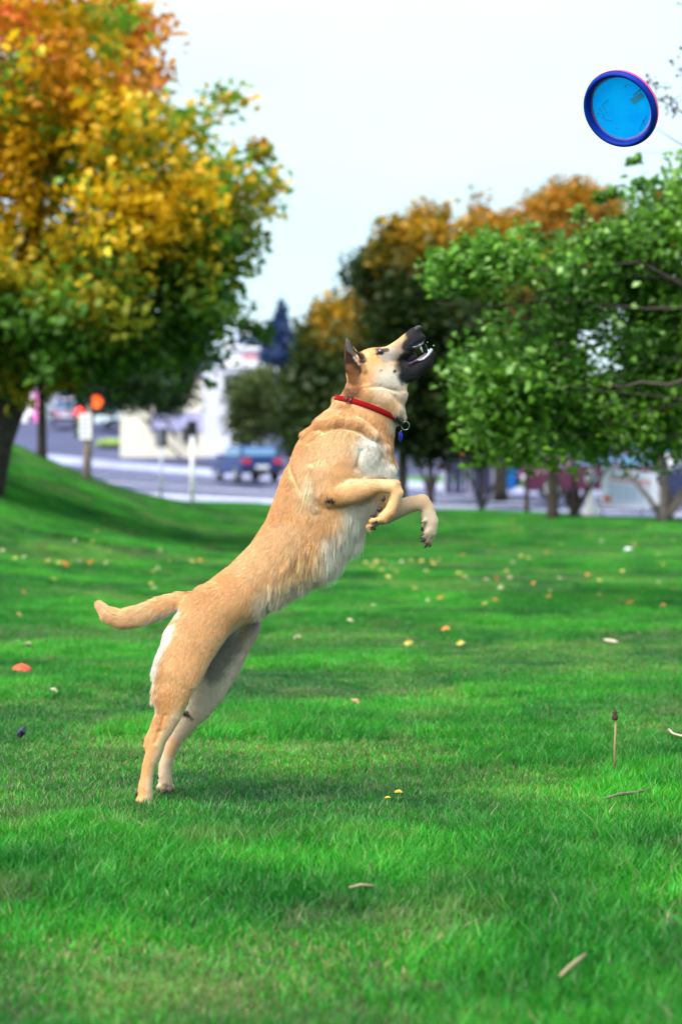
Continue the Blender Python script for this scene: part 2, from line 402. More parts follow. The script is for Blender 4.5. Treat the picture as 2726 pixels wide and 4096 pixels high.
def tree(name, label, base, trunk, trunk_r, blobs, ncl, per, size, colfn, bark=M_bark, seed=1, group=None, clr=.22, limbs=(), cat='tree',
         shell=.35, nbr=26, aspect=.8, crown=True, cull=.0, brf=1.0):
    """blobs: (px, py, Y, rx_px, ry_px, rdepth_m); trunk and limbs: lists of (point, radius)"""
    r = np.random.default_rng(seed); base = np.array(base, float)
    root = empty(name, base, 0, label, cat, group)
    tm = MB(); tm.tube([p for p, _ in trunk], [q for _, q in trunk], 10)
    for lb in limbs: tm.tube([p for p, _ in lb], [q for _, q in lb], 7)
    bl = [(W(px, py, Y), np.array([rx * Y / F, rd, ry * Y / F])) for px, py, Y, rx, ry, rd in blobs]
    vol = np.array([np.prod(b_[1]) for b_ in bl]); vol = vol / vol.sum()
    wv = vol ** .8; wv = np.maximum(wv, wv.sum() * .0013); which = r.choice(len(bl), ncl, p=wv / wv.sum())
    kcl = np.clip(np.array([bl[k][1].mean() for k in which]) / (2.2 * clr), .3, 1)
    d = r.normal(0, 1, (ncl, 3)); d /= np.linalg.norm(d, axis=1)[:, None]
    rad = (shell + (1 - shell) * r.random(ncl) ** .7)
    cc = np.array([bl[k][0] for k in which]) + d * rad[:, None] * np.array([bl[k][1] for k in which])
    if cull: 
        kp = fbm(cc, .9 / max(.3, clr * 4), seed + 5, 2) > cull; cc = cc[kp]; kcl = kcl[kp]; ncl = len(cc)
    # branches: trunk top to blob centres, blob centres to clusters
    tops = [np.array(p, float) for p, _ in trunk][len(trunk) // 2:]
    for c, rr in bl:
        t0 = min(tops, key=lambda q: np.linalg.norm(q - c)); mid = (t0 + c) / 2 + r.normal(0, .12, 3) * np.linalg.norm(c - t0)
        q_ = min(1, rr.mean() / 1.2) * brf; tm.tube([t0, mid, c], [trunk_r * .5 * q_, trunk_r * .32 * q_, trunk_r * .18 * q_], 6, False)
    for k in r.choice(ncl, min(nbr, ncl), replace=False):
        b_ = min(bl, key=lambda q: np.linalg.norm(q[0] - cc[k]))[0]
        mid = (b_ + cc[k]) / 2 + r.normal(0, .1, 3) * np.linalg.norm(cc[k] - b_)
        tm.tube([b_, mid, cc[k]], [trunk_r * .17 * brf, trunk_r * .1 * brf, trunk_r * .04], 4, False)
    tm.build('trunk', bark, root, True, off=base)
    cen = np.repeat(cc, per, 0) + np.clip(r.normal(0, 1, (ncl * per, 3)), -1.7, 1.7) * clr * np.repeat(kcl, per)[:, None] * np.array([1, 1, .7])
    cols = np.clip(colfn(cen, np.repeat(cc, per, 0), r) * np.repeat(r.uniform(.78, 1.2, ncl), per)[:, None], 0, .92)
    leaves_mesh('crown', cen, size, cols, r, root, base, aspect)
    return root

def pix(p):                                   # picture position of world points
    return 340.5 + p[:, 0] / p[:, 1] * F, HY - (p[:, 2] - CAMH) / p[:, 1] * F
def mixc(a, b_, t): t = np.asarray(t)[:, None]; return a * (1 - t) + b_ * t
G1 = np.array([.045, .13, .012]); G2 = np.array([.10, .24, .02]); GD = np.array([.02, .055, .01])
YE = np.array([.90, .54, .012]); OR = np.array([.85, .27, .03]); RE = np.array([.60, .06, .06]); OL = np.array([.30, .24, .02])

def col_maple(p, c, r):
    z = c[:, 2]; n_ = fbm(c, .55, 3, 3); n_b = fbm(c, 1.3, 9, 2); j = r.random(len(p))
    base = mixc(G1, G2, j)
    out = base.copy()
    t = sstep(z + (n_ - .5) * 5.0, 2.0, 4.2)                       # the crown has turned from the top down
    out = mixc(out, mixc(G2 * 1.6, YE, sstep(n_b + (j - .5) * .5, .28, .5)), t)
    o = sstep(z + (n_b - .5) * 5, 5.2, 7.2) * .75; out = mixc(out, mixc(OR, RE * 1.3, sstep(n_b, .55, .66)), o * sstep(n_, .42, .54))
    far_r = sstep(c[:, 0], -1.6, -.6) * sstep(z, 4.6, 5.2); out = mixc(out, mixc(OR, RE, j), far_r * .9)
    return np.clip(out * r.uniform(.8, 1.15, (len(p), 1)), 0, .92)
def col_green(p, c, r):
    n_ = fbm(c, 1.1, 23, 3); j = r.random(len(p))
    out = mixc(np.array([.04, .14, .012]), np.array([.26, .55, .05]), np.clip(n_ * 1.4 - .3 + (j - .5) * .7, 0, 1))
    k = r.random(len(p)); out[k > .90] = (.32, .52, .16); out[k > .9985] = (.6, .2, .02)
    return out
def col_autumn(lo, hi, bias=0., red=0.):
    def fn(p, c, r):
        n_ = fbm(c, .5, 17, 3); j = r.random(len(p)); t = sstep((c[:, 2] - lo) / (hi - lo) + (n_ - .5) * 2.0 + bias, .25, .8)
        out = mixc(np.array([.022, .055, .010]), OL, np.clip(t * .8 + (j - .5) * .3, 0, 1))  # low leaves near-black green, crown shade put into their colour
        out = mixc(out, mixc(YE * .8, OR * .65, np.full(len(p), .35 + red)), t * sstep(j, .15, .75))
        return out * r.uniform(.7, 1.1, (len(p), 1))
    return fn
def col_dark(p, c, r):
    j = r.random(len(p)); return mixc(np.array([.015, .035, .012]), np.array([.05, .11, .025]), j)
def col_dull(p, c, r):
    j = r.random(len(p)); n_ = fbm(c, .8, 41, 2); return mixc(np.array([.02, .05, .015]), np.array([.13, .17, .04]), np.clip(j * .7 + n_ * .4, 0, 1))
def col_hazy_conifer(p, c, r):
    j = r.random(len(p)); return mixc(np.array([.02, .05, .13]), np.array([.06, .11, .27]), j)
def col_plum(p, c, r):
    j = r.random(len(p)); return mixc(np.array([.05, .012, .02]), np.array([.14, .04, .04]), j)

# the big autumn maple
b0 = np.array([-4.35, 24, gz(-4.35, 24)])
tree('maple_tree', 'large maple turning from green to gold and red at the top, beside the road', b0,
     [(b0 - [0, 0, .2], .26), (W(-4, 440, 24), .21), (W(14, 395, 24), .19), (W(24, 340, 24), .17), (W(34, 250, 24), .12), (W(40, 120, 24), .06)], .2,
     [(40, 60, 24, 125, 120, 2.2), (-60, 120, 24, 150, 160, 2.4), (95, 165, 23.3, 120, 95, 1.8), (150, 205, 23.6, 95, 95, 1.6),
      (186, 248, 24, 66, 80, 1.3), (120, 285, 23.2, 120, 80, 1.8), (30, 305, 23.4, 120, 95, 2.0), (-60, 300, 24, 140, 110, 2.2),
      (216, 225, 24, 32, 78, .8), (250, 270, 24, 10, 26, .4), (248, 330, 24, 14, 12, .4), (262, 150, 24, 8, 12, .3), (200, 320, 24, 40, 50, .9), (228, 115, 24, 15, 34, .4), (262, 185, 24, 13, 38, .4), (70, 338, 24, 100, 42, 1.6),
      (172, 340, 24, 42, 46, 1.2), (130, 20, 24, 24, 60, .8)],
     1450, 40, .125, col_maple, seed=3, shell=.42, clr=.18, nbr=60, cull=.36, brf=.7,
     limbs=[[(W(20, 360, 24), .13), (W(90, 345, 23.9), .10), (W(160, 300, 23.9), .07), (W(215, 262, 24), .035), (W(245, 235, 24), .015)],
            [(W(26, 330, 24), .12), (W(80, 280, 24.2), .09), (W(130, 215, 24.2), .06), (W(175, 170, 24), .03)],
            [(W(20, 365, 24), .11), (W(-50, 300, 24.3), .08), (W(-110, 230, 24), .04)]])
# dark green trees on the bank
def simple_tree(name, label, px, basey, Y, r0, blobs, ncl, per, size, colfn, seed, bark=M_bark, lean=0, group=None, stems=1, **kw):
    x = (px - 340.5) / F * Y; b_ = np.array([x, Y, float(gz(x, Y))])
    top = min(b[1] for b in blobs); cx_ = np.mean([b[0] for b in blobs])
    ty = W(0, min(basey - 60, (top + basey) / 2), Y)[2]
    tr = [(b_ - [0, 0, .15], r0 * 1.25), (b_ + [0, 0, .25], r0), (np.array([x + lean * .5, Y, b_[2] + (ty - b_[2]) * .55]), r0 * .9), (np.array([x + lean, Y, ty]), r0 * .65)]
    limbs = []
    rr = np.random.default_rng(seed)
    for s_ in range(stems - 1):
        dx = (-1) ** s_ * (.35 + .3 * rr.random()); limbs.append([(b_, r0 * .7), (b_ + [dx * .5, rr.uniform(-.2, .2), (ty - b_[2]) * .4], r0 * .55), (b_ + [dx * 1.6, rr.uniform(-.4, .4), (ty - b_[2]) * 1.0], r0 * .3)])
    return tree(name, label, b_, tr, r0, blobs, ncl, per, size, colfn, bark, seed, group, limbs=limbs, **kw)
simple_tree('maple_tree', 'dark green tree on the bank, its black trunk behind the large gold maple', 42, 446, 35, .085,
            [(40, 345, 35, 75, 45, 1.8), (95, 362, 35, 65, 42, 1.5), (0, 340, 35, 60, 45, 1.8), (60, 300, 35, 80, 40, 1.5), (130, 380, 35, 45, 20, 1.0)], 420, 30, .13, col_dark, 5, clr=.22)
simple_tree('street_tree', 'green tree rising from a grass island in the street', 135, 444, hit(135, 441)[1], .22,
            [(140, 375, 100, 46, 28, 2.2), (165, 390, 100, 26, 22, 2.0), (110, 385, 100, 34, 25, 2.0), (160, 350, 100, 45, 30, 2)], 330, 26, .34, col_dark, 6, clr=.5)
# the group beyond the dog
simple_tree('street_tree', 'thin dull green tree standing over the blue parked car', 262, 452, 84, .10,
            [(254, 400, 84, 26, 28, 1.5), (276, 412, 84, 16, 26, 1.4), (246, 424, 84, 18, 20, 1.3), (233, 378, 84, 5, 15, .5), (262, 376, 84, 14, 10, .9)], 330, 26, .2, col_dull, 8, clr=.27, bark=M_barkgrey, shell=.2)
simple_tree('maple_tree', 'orange tinged maple with dark lower crown directly behind the dog', 318, 500, 50, .2,
            [(326, 350, 50, 23, 38, 1.3), (306, 398, 50, 22, 42, 1.3), (345, 390, 49, 46, 70, 1.6), (318, 430, 49, 40, 45, 1.5), (375, 340, 49.5, 34, 44, 1.4), (330, 318, 50, 20, 18, .8), (360, 308, 50, 25, 14, .8)],
            720, 30, .2, col_autumn(2.9, 5.4, -.05), 9, clr=.24, shell=.3, cull=.38)
simple_tree('maple_tree', 'tall maple with yellow orange spires on a dark crown', 402, 507, 44, .115,
            [(402, 305, 44, 48, 66, 1.6), (383, 268, 44, 26, 26, 1.1), (428, 255, 44, 30, 36, 1.2), (442, 205, 44, 7, 26, .3), (419, 210, 44, 6, 24, .3), (432, 225, 44, 14, 16, .5), (395, 238, 44, 18, 20, .7), (430, 330, 44, 55, 75, 1.6), (395, 390, 44, 55, 60, 1.6), (440, 410, 44, 45, 55, 1.5), (365, 285, 44, 18, 32, .8)],
            1050, 30, .17, col_autumn(4.2, 7.4, -.1), 10, clr=.2, shell=.3, cull=.38)
simple_tree('maple_tree', 'brownish maple with a single pointed tip between the tall maple and orange dome', 500, 500, 60, .2,
            [(478, 265, 60, 34, 45, 1.8), (478, 212, 60, 7, 22, .4), (510, 270, 60, 36, 48, 1.8), (460, 300, 60, 40, 50, 1.8), (500, 330, 60, 50, 55, 2), (505, 232, 60, 22, 16, 1.0)], 640, 28, .24, col_autumn(4, 8.2, .1, .2), 11, clr=.32, shell=.25)
simple_tree('maple_tree', 'dome shaped orange brown maple behind the green broadleaf tree', 572, 500, 56, .2,
            [(572, 222, 56, 46, 40, 1.9), (545, 240, 56, 34, 34, 1.5), (602, 248, 56, 24, 34, 1.3), (565, 280, 56, 60, 48, 2.0), (530, 215, 56, 10, 14, .5)], 680, 28, .2, col_autumn(4.5, 8.0, .22, .35), 12, clr=.28, shell=.3)
# small trees along the far edge of the lawn
EDGE = 'small trees along the far edge of the lawn'
edge = [(430, 490, 58, .10, 3, [(428, 440, 58, 26, 24, 1.2), (440, 418, 58, 32, 26, 1.3)], 'dark bushy tree whose stems fork at the road behind the dog'),
        (481, 509, 46, .075, 3, [(478, 432, 46, 26, 26, 1.0), (495, 415, 46, 30, 25, 1.2), (480, 455, 46, 15, 12, .6)], 'pale thin tree with forked twiggy stems beside the bright blue container'),
        (552, 516, 37, .11, 1, [(552, 400, 37, 55, 45, 1.4), (575, 420, 37, 40, 32, 1.2), (530, 412, 37, 36, 35, 1.2)], 'straight thick trunked tree on a mulch mound at the lawn edge'),
        (573, 513, 39, .06, 4, [(578, 425, 39, 34, 28, 1.0), (600, 410, 39, 34, 34, 1.1)], 'multi stemmed dark tree next to the white bollard lamp'),
        (663, 522, 35.5, .085, 4, [(668, 428, 35.5, 36, 24, 1.1), (640, 414, 35.5, 40, 24, 1.1), (690, 420, 35.5, 36, 30, 1.1)], 'multi stemmed spreading tree to the side of the white notice board')]
for k, (px_, by, Y, r0, st_, bl_, lab) in enumerate(edge):
    simple_tree('park_tree', lab, px_, by, Y, r0, bl_, 230, 28, .11, col_dark if k in (0, 3) else col_green if k in (2, 4) else col_dull, 20 + k,
                bark=M_barkgrey if k in (1, 4) else M_bark, group=EDGE, stems=st_, clr=.2)
for k, (px_, w_, lab) in enumerate([(526, .055, 'bare brown pole like trunk beside the straight thick trunked tree')]):
    simple_tree('park_tree', lab, px_, 507, 41, w_, [(526, 420, 41, 26, 30, 1.0), (515, 440, 41, 18, 16, .8)], 120, 26, .11, col_dark, 31, group=EDGE, clr=.2)

# the near green tree, its trunk outside the frame
b1 = np.array([4.1, 14.2, float(gz(4.1, 14.2))])
near_blobs = [(450, 274, 13.6, 20, 22, .25), (472, 270, 13.6, 40, 30, .35), (500, 262, 13.7, 45, 26, .4), (540, 268, 13.8, 60, 42, .5), (590, 275, 14, 60, 42, .6), (640, 275, 14.1, 60, 54, .6),
              (668, 222, 14.2, 40, 42, .5), (690, 300, 14.2, 70, 80, .7), (600, 330, 14.2, 75, 55, .6), (545, 335, 14, 60, 45, .5), (650, 370, 14.4, 70, 60, .7),
              (484, 390, 13.5, 30, 45, .35), (505, 380, 13.6, 50, 55, .45), (550, 400, 14, 65, 50, .55), (600, 420, 14.2, 60, 40, .55), (650, 430, 14.4, 60, 38, .6),
              (505, 430, 13.7, 40, 30, .4), (535, 452, 13.8, 38, 18, .35), (604, 240, 14, 24, 12, .3), (690, 200, 14.3, 30, 60, .4), (448, 272, 13.6, 20, 14, .2), (528, 236, 13.9, 16, 12, .2)]
near_sprays = [(613, 170, 13.8, 4, 12, .08), (598, 190, 13.8, 4, 7, .06), (634, 164, 13.8, 4, 8, .06), (641, 180, 13.8, 7, 9, .1), (611, 193, 13.8, 4, 4, .05), (468, 242, 13.6, 9, 9, .12), (486, 240, 13.6, 8, 9, .1), (524, 222, 13.7, 8, 10, .1), (580, 213, 13.8, 8, 10, .1), (548, 232, 13.8, 8, 8, .1), (458, 428, 13.5, 7, 12, .1), (460, 348, 13.5, 10, 12, .1)]
tree('broadleaf_tree', 'leafy green broadleaf tree reaching across in front of the orange dome maple', b1,
     [(b1 - [0, 0, .2], .16), (b1 + [-.05, 0, .9], .14), (b1 + [-.2, -.1, 1.6], .12), (b1 + [-.35, -.1, 2.6], .07)], .09, near_blobs + near_sprays, 1150, 28, .067, col_green,
     bark=M_bark, seed=44, clr=.10, nbr=90, shell=.15, brf=.38, cull=.42,
     limbs=[[(b1 + [-.1, 0, 1.5], .04), (W(720, 330, 14), .022), (W(681, 308, 13.8), .014), (W(640, 309, 13.75), .012), (W(600, 304, 13.7), .010), (W(560, 298, 13.65), .008), (W(525, 303, 13.6), .006), (W(480, 307, 13.5), .005), (W(436, 303, 13.5), .003)],
            [(b1 + [-.1, 0, 1.2], .04), (W(720, 376, 13.6), .022), (W(688, 379, 13.4), .016), (W(668, 385, 13.4), .014), (W(640, 382, 13.4), .010), (W(622, 387, 13.4), .008), (W(604, 384, 13.4), .004)],
            [(b1 + [-.1, 0, 1.6], .035), (W(690, 290, 13.8), .018), (W(640, 262, 13.7), .010), (W(570, 268, 13.6), .007), (W(520, 272, 13.6), .004)],
            [(W(690, 400, 13.9), .012), (W(600, 425, 13.8), .008), (W(530, 415, 13.6), .004)],
            [(W(640, 330, 13.9), .010), (W(560, 345, 13.6), .007), (W(505, 318, 13.5), .004)]], aspect=.72)
# purple leaved twigs behind the flying disc
b2 = np.array([3.6, 12.4, float(gz(3.6, 12.4))])
tree('plum_tree', 'sparse dark red leaved twigs against the sky near the flying disc', b2,
     [(b2 - [0, 0, .2], .10), (b2 + [-.05, 0, 1.4], .08), (W(740, 200, 12.4), .05), (W(720, 120, 12.4), .03)], .03,
     [(655, 88, 12.4, 16, 14, .15), (672, 100, 12.4, 16, 14, .15), (655, 132, 12.4, 10, 8, .1), (676, 136, 12.4, 10, 7, .1), (700, 60, 12.4, 30, 40, .3), (684, 8, 12.4, 8, 8, .1), (720, 160, 12.4, 30, 50, .3)],
     60, 5, .035, col_plum, seed=51, clr=.03, nbr=30,
     limbs=[[(W(735, 150, 12.4), .012), (W(681, 112, 12.4), .006), (W(655, 98, 12.4), .004), (W(642, 82, 12.4), .002)],
            [(W(735, 170, 12.4), .010), (W(676, 142, 12.4), .004), (W(652, 126, 12.4), .002)],
            [(W(735, 190, 12.4), .008), (W(681, 154, 12.4), .003), (W(640, 152, 12.4), .0015)]])
# conifer far behind, its blue leaf colour stands in for haze
sp = W(280, 345, 150); sx = sp[0]; sz = float(gz(sx, 150))
tree('conifer_tree', 'dark conifer coloured blue for haze, rising behind the white building with red lettering', (sx, 150, sz),
     [(np.array([sx, 150, sz]), .3), (W(280, 345, 150), .25), (W(281, 296, 150), .05)], .2,
     [(281, 301, 150, 1.5, 8, .2), (281, 313, 150, 4, 6, .4), (280, 324, 150, 7, 5, .8), (280, 334, 150, 11, 5, 1.2), (280, 345, 150, 16, 6, 1.5), (280, 356, 150, 18, 8, 1.8)], 420, 24, .36, col_hazy_conifer, seed=60, clr=.3, shell=.1)
# distant wood and hill
hv, hf = [], []
xs_ = np.linspace(-420, 420, 70)
for k, xq in enumerate(xs_):
    h_ = 31 + 9 * float(fbm(np.array([xq, 0, 0]), .006, 2, 3)) - abs(xq + 60) * .02
    for (dy, hh) in ((0, -2), (40, h_ * .55), (110, h_ * .9), (200, h_), (420, -2)): hv.append((xq, 560 + dy, hh))
for k in range(len(xs_) - 1):
    for j in range(4): hf.append([k * 5 + j, (k + 1) * 5 + j, (k + 1) * 5 + j + 1, k * 5 + j + 1])
tag(mesh_np('hill', hv, np.array(hf), mat('hill', (.16, .22, .34), .95, noise=.4, nscale=.03), smooth=True), kind='structure')  # bluish base colour replaces the haze of distance
# ------------------------------------------------------------------ buildings
STREET_H = math.atan2(-SW[0], SW[1])              # turning a thing that faces +Y to face up the street
def place(name, x, y, rz, label, cat, group=None, dz=0):
    return empty(name, (x, y, float(far_z(x, y)) + dz), rz, label, cat, group)
M_cream = mat('cream_wall', (.66, .62, .52), .85, noise=.06, nscale=.6)
M_lav = mat('lavender_wall', (.34, .34, .55), .85, noise=.08, nscale=.5)
M_wwall = mat('white_wall', (.74, .75, .84), .8, noise=.06, nscale=.5)
M_pink = mat('pink_panel', (.72, .16, .48), .6)
M_redl = mat('red_lettering', (.72, .06, .10), .5)
M_bluel = mat('blue_lettering', (.22, .42, .72), .5)
M_roofg = mat('roof_felt', (.10, .10, .14), .9)
M_teal = mat('teal_wall', (.02, .11, .15), .7)
M_door = mat('dark_door', (.03, .03, .05), .5)

def window(root, x0, x1, y, z0, z1, ny=-1):
    fr = MB().box(x0, x1, min(y, y + ny * .06), max(y, y + ny * .06), z0, z1).build('window', M_trim, root)
    MB().box(x0 + .07, x1 - .07, min(y + ny * .063, y + ny * .075), max(y + ny * .063, y + ny * .075), z0 + .07, z1 - .07).build('pane', M_glass, fr)

# cream and white shop building
h = hit(206, 451); Yb = 112.0; k = Yb / F
def X(px): return (px - 340.5) * k
def Z(py): return CAMH - (py - HY) * k
zb = float(far_z(X(206), Yb)) - .3
r = empty('shop_building', (X(206), Yb, zb), 0, 'cream fronted shop building with a bright white end wall by the street', 'building')
ox, oz = X(206), zb
MB().box(X(120) - ox, X(203.4) - ox, 0, 12, 0, Z(375) - oz).build('wall', M_cream, r)
MB().box(X(203.5) - ox, X(262) - ox, -.6, 11, 0, Z(368) - oz).build('wall', M_wwall, r)['label'] = 'bright white end wall'
MB().box(X(119) - ox, X(203.3) - ox, -.35, 12.2, Z(375.1) - oz, Z(371) - oz).build('roof', M_roofg, r)
MB().box(X(203.6) - ox, X(263) - ox, -.75, 11.2, Z(367.8) - oz, Z(366) - oz).build('parapet', M_white, r)
MB().box(X(150) - ox, X(202.5) - ox, -.12, -.003, Z(431) - oz, Z(412) - oz).build('garage_door', M_lav, r)
MB().box(X(182) - ox, X(196) - ox, -.17, -.125, Z(442) - oz, Z(427) - oz).build('doorway', M_door, r)
for q in (126, 136): window(r, X(q) - ox, X(q + 7) - ox, 0, Z(404) - oz, Z(392) - oz)
for q in range(9):
    MB().box(X(204.5 + q * 3) - ox, X(204.9 + q * 3) - ox, -.63, -.601, 0, Z(372) - oz).build('panel_seam', M_lav, r)

# white building with red lettering, farther off
Yb = 165.0; k = Yb / F; ox, oz = X(258), float(far_z(X(258), Yb)) - .4
r = empty('store_building', (ox, Yb, oz), 0, 'white building with a band of red lettering high above the trees', 'building')
MB().box(X(229) - ox, X(288) - ox, 0, 9, 0, Z(372) - oz).build('wall', M_lav, r)
MB().box(X(226) - ox, X(291) - ox, -1, 10, Z(371.8) - oz, Z(350.6) - oz).build('fascia', M_white, r)
MB().box(X(224) - ox, X(292) - ox, -1.3, 10.3, Z(350.5) - oz, Z(346.5) - oz).build('roof', M_white, r)
MB().box(X(224) - ox, X(226.6) - ox, -1.25, -1.02, Z(352) - oz, Z(340) - oz).build('flag_post', M_white, r)
lx = 243.0
for w_, hh in [(2.6, 1), (2.2, .8), (2.4, 1), (2.0, .8), (2.6, .8), (1.2, 1), (2.4, .8), (2.2, .8), (2.4, 1)]:
    m = MB(); x0, x1 = X(lx) - ox, X(lx + w_) - ox; z0 = Z(359.5) - oz; z1 = z0 + (Z(355) - Z(359.5)) * hh
    t_ = .1 * 1; m.box(x0, x0 + .09, -1.06, -1.003, z0, z1); m.box(x1 - .09, x1, -1.06, -1.003, z0, z1); m.box(x0 + .092, x1 - .092, -1.06, -1.003, z1 - .12, z1)
    m.build('letter', M_redl, r); lx += w_ + .7
MB().box(X(285.5) - ox, X(290) - ox, -1.08, -1.003, Z(366) - oz, Z(356) - oz).build('emblem', M_redl, r)

# far blocks between them, distance haze painted into their blue walls
for (p0, p1, top, Yb, m_, lab) in [(176, 234, 356, 190, M_lav, 'long lavender block seen above the cream shop roof'), (236, 262, 322, 230, M_lav, 'pale blue block beyond the dark conifer'),
                                   (240, 300, 332, 215, mat('hazy_blue_wall', (.20, .26, .42), .8, noise=.1, nscale=.3), 'haze blue building below the dark conifer')]:
    k = Yb / F; ox, oz = X((p0 + p1) / 2), float(far_z(X((p0 + p1) / 2), Yb)) - .5
    r = empty('office_building', (ox, Yb, oz), 0, lab, 'building')
    MB().box(X(p0) - ox, X(p1) - ox, 0, 10, 0, Z(top + 3) - oz).build('wall', m_, r)
    MB().box(X(p0 - 1) - ox, X(p1 + 1) - ox, -.6, 10.6, Z(top + 2.9) - oz, Z(top) - oz).build('roof', M_roofg if p0 < 200 else M_white, r)
    n_ = int((p1 - p0) / 9)
    for q in range(n_):
        for lvl in range(2): window(r, X(p0 + 3 + q * 9) - ox, X(p0 + 8 + q * 9) - ox, 0, Z(top + 14 + lvl * 13) - oz, Z(top + 8 + lvl * 13) - oz)

# white kiosk building with pink panel at the far left
Yb = 150.0; k = Yb / F; ox, oz = X(27), float(far_z(X(27), Yb)) - .3
r = empty('kiosk_building', (ox, Yb, oz), 0, 'white shop with one bright pink wall panel seen between the two trunks', 'building')
MB().box(X(-40) - ox, X(46) - ox, 0, 8, 0, Z(385) - oz).build('wall', M_white, r)
MB().box(X(33) - ox, X(42) - ox, -.08, -.003, Z(428) - oz, Z(391) - oz).build('wall_panel', M_pink, r)
MB().box(X(28) - ox, X(32.4) - ox, -.07, -.003, Z(430) - oz, Z(415) - oz).build('door', M_door, r)
MB().box(X(-41) - ox, X(47) - ox, -.5, 8.4, Z(384.9) - oz, Z(382) - oz).build('roof', M_white, r)
window(r, X(8) - ox, X(18) - ox, 0, Z(412) - oz, Z(402) - oz)
Yb = 158.0; k = Yb / F; ox, oz = X(76), float(far_z(X(76), Yb)) - .3
r = empty('teal_building', (ox, Yb, oz), 0, 'dark teal building behind the traffic signal', 'building')
MB().box(X(49) - ox, X(90) - ox, 0, 8, 0, Z(391) - oz).build('wall', M_teal, r)
MB().box(X(48) - ox, X(91) - ox, -.4, 8.3, Z(390.9) - oz, Z(388) - oz).build('roof', M_lav, r)
MB().box(X(50) - ox, X(57) - ox, -.08, -.003, Z(410) - oz, Z(394) - oz).build('sign_panel', M_cream, r)
MB().box(X(78) - ox, X(87) - ox, -.08, -.003, Z(404) - oz, Z(394) - oz).build('sign_panel', M_white, r)
window(r, X(59) - ox, X(69) - ox, 0, Z(418) - oz, Z(406) - oz)
Yb = 152.0; k = Yb / F; ox, oz = X(132), float(far_z(X(132), Yb)) - .3
r = empty('olive_building', (ox, Yb, oz), 0, 'low olive brown wall behind the white parked car', 'building')
MB().box(X(100) - ox, X(172) - ox, 0, 5, 0, Z(411) - oz).build('wall', mat('olive_wall', (.16, .16, .12), .9), r)
MB().box(X(99) - ox, X(173) - ox, -.2, 5.2, Z(410.9) - oz, Z(408.5) - oz).build('roof', M_roofg, r)
window(r, X(112) - ox, X(120) - ox, 0, Z(421) - oz, Z(415) - oz)
# long lavender workshop on the right
Yb = 88.0; k = Yb / F; ox, oz = X(540), float(far_z(X(540), Yb)) - .4
r = empty('workshop_building', (ox, Yb, oz), 0, 'long low lavender workshop behind the row of trunks', 'building')
MB().box(X(432) - ox, X(790) - ox, 0, 10, 0, Z(428) - oz).build('wall', M_lav, r)
MB().box(X(431) - ox, X(791) - ox, -.5, 10.4, Z(427.9) - oz, Z(422) - oz).build('roof', M_roofg, r)
for q in (466, 528, 588, 640, 690): MB().box(X(q) - ox, X(q + 16) - ox, -.08, -.003, Z(470) - oz, Z(440) - oz).build('shutter', M_wwall, r)
for q in (446, 500, 560, 618, 668): window(r, X(q) - ox, X(q + 12) - ox, 0, Z(457) - oz, Z(444) - oz)

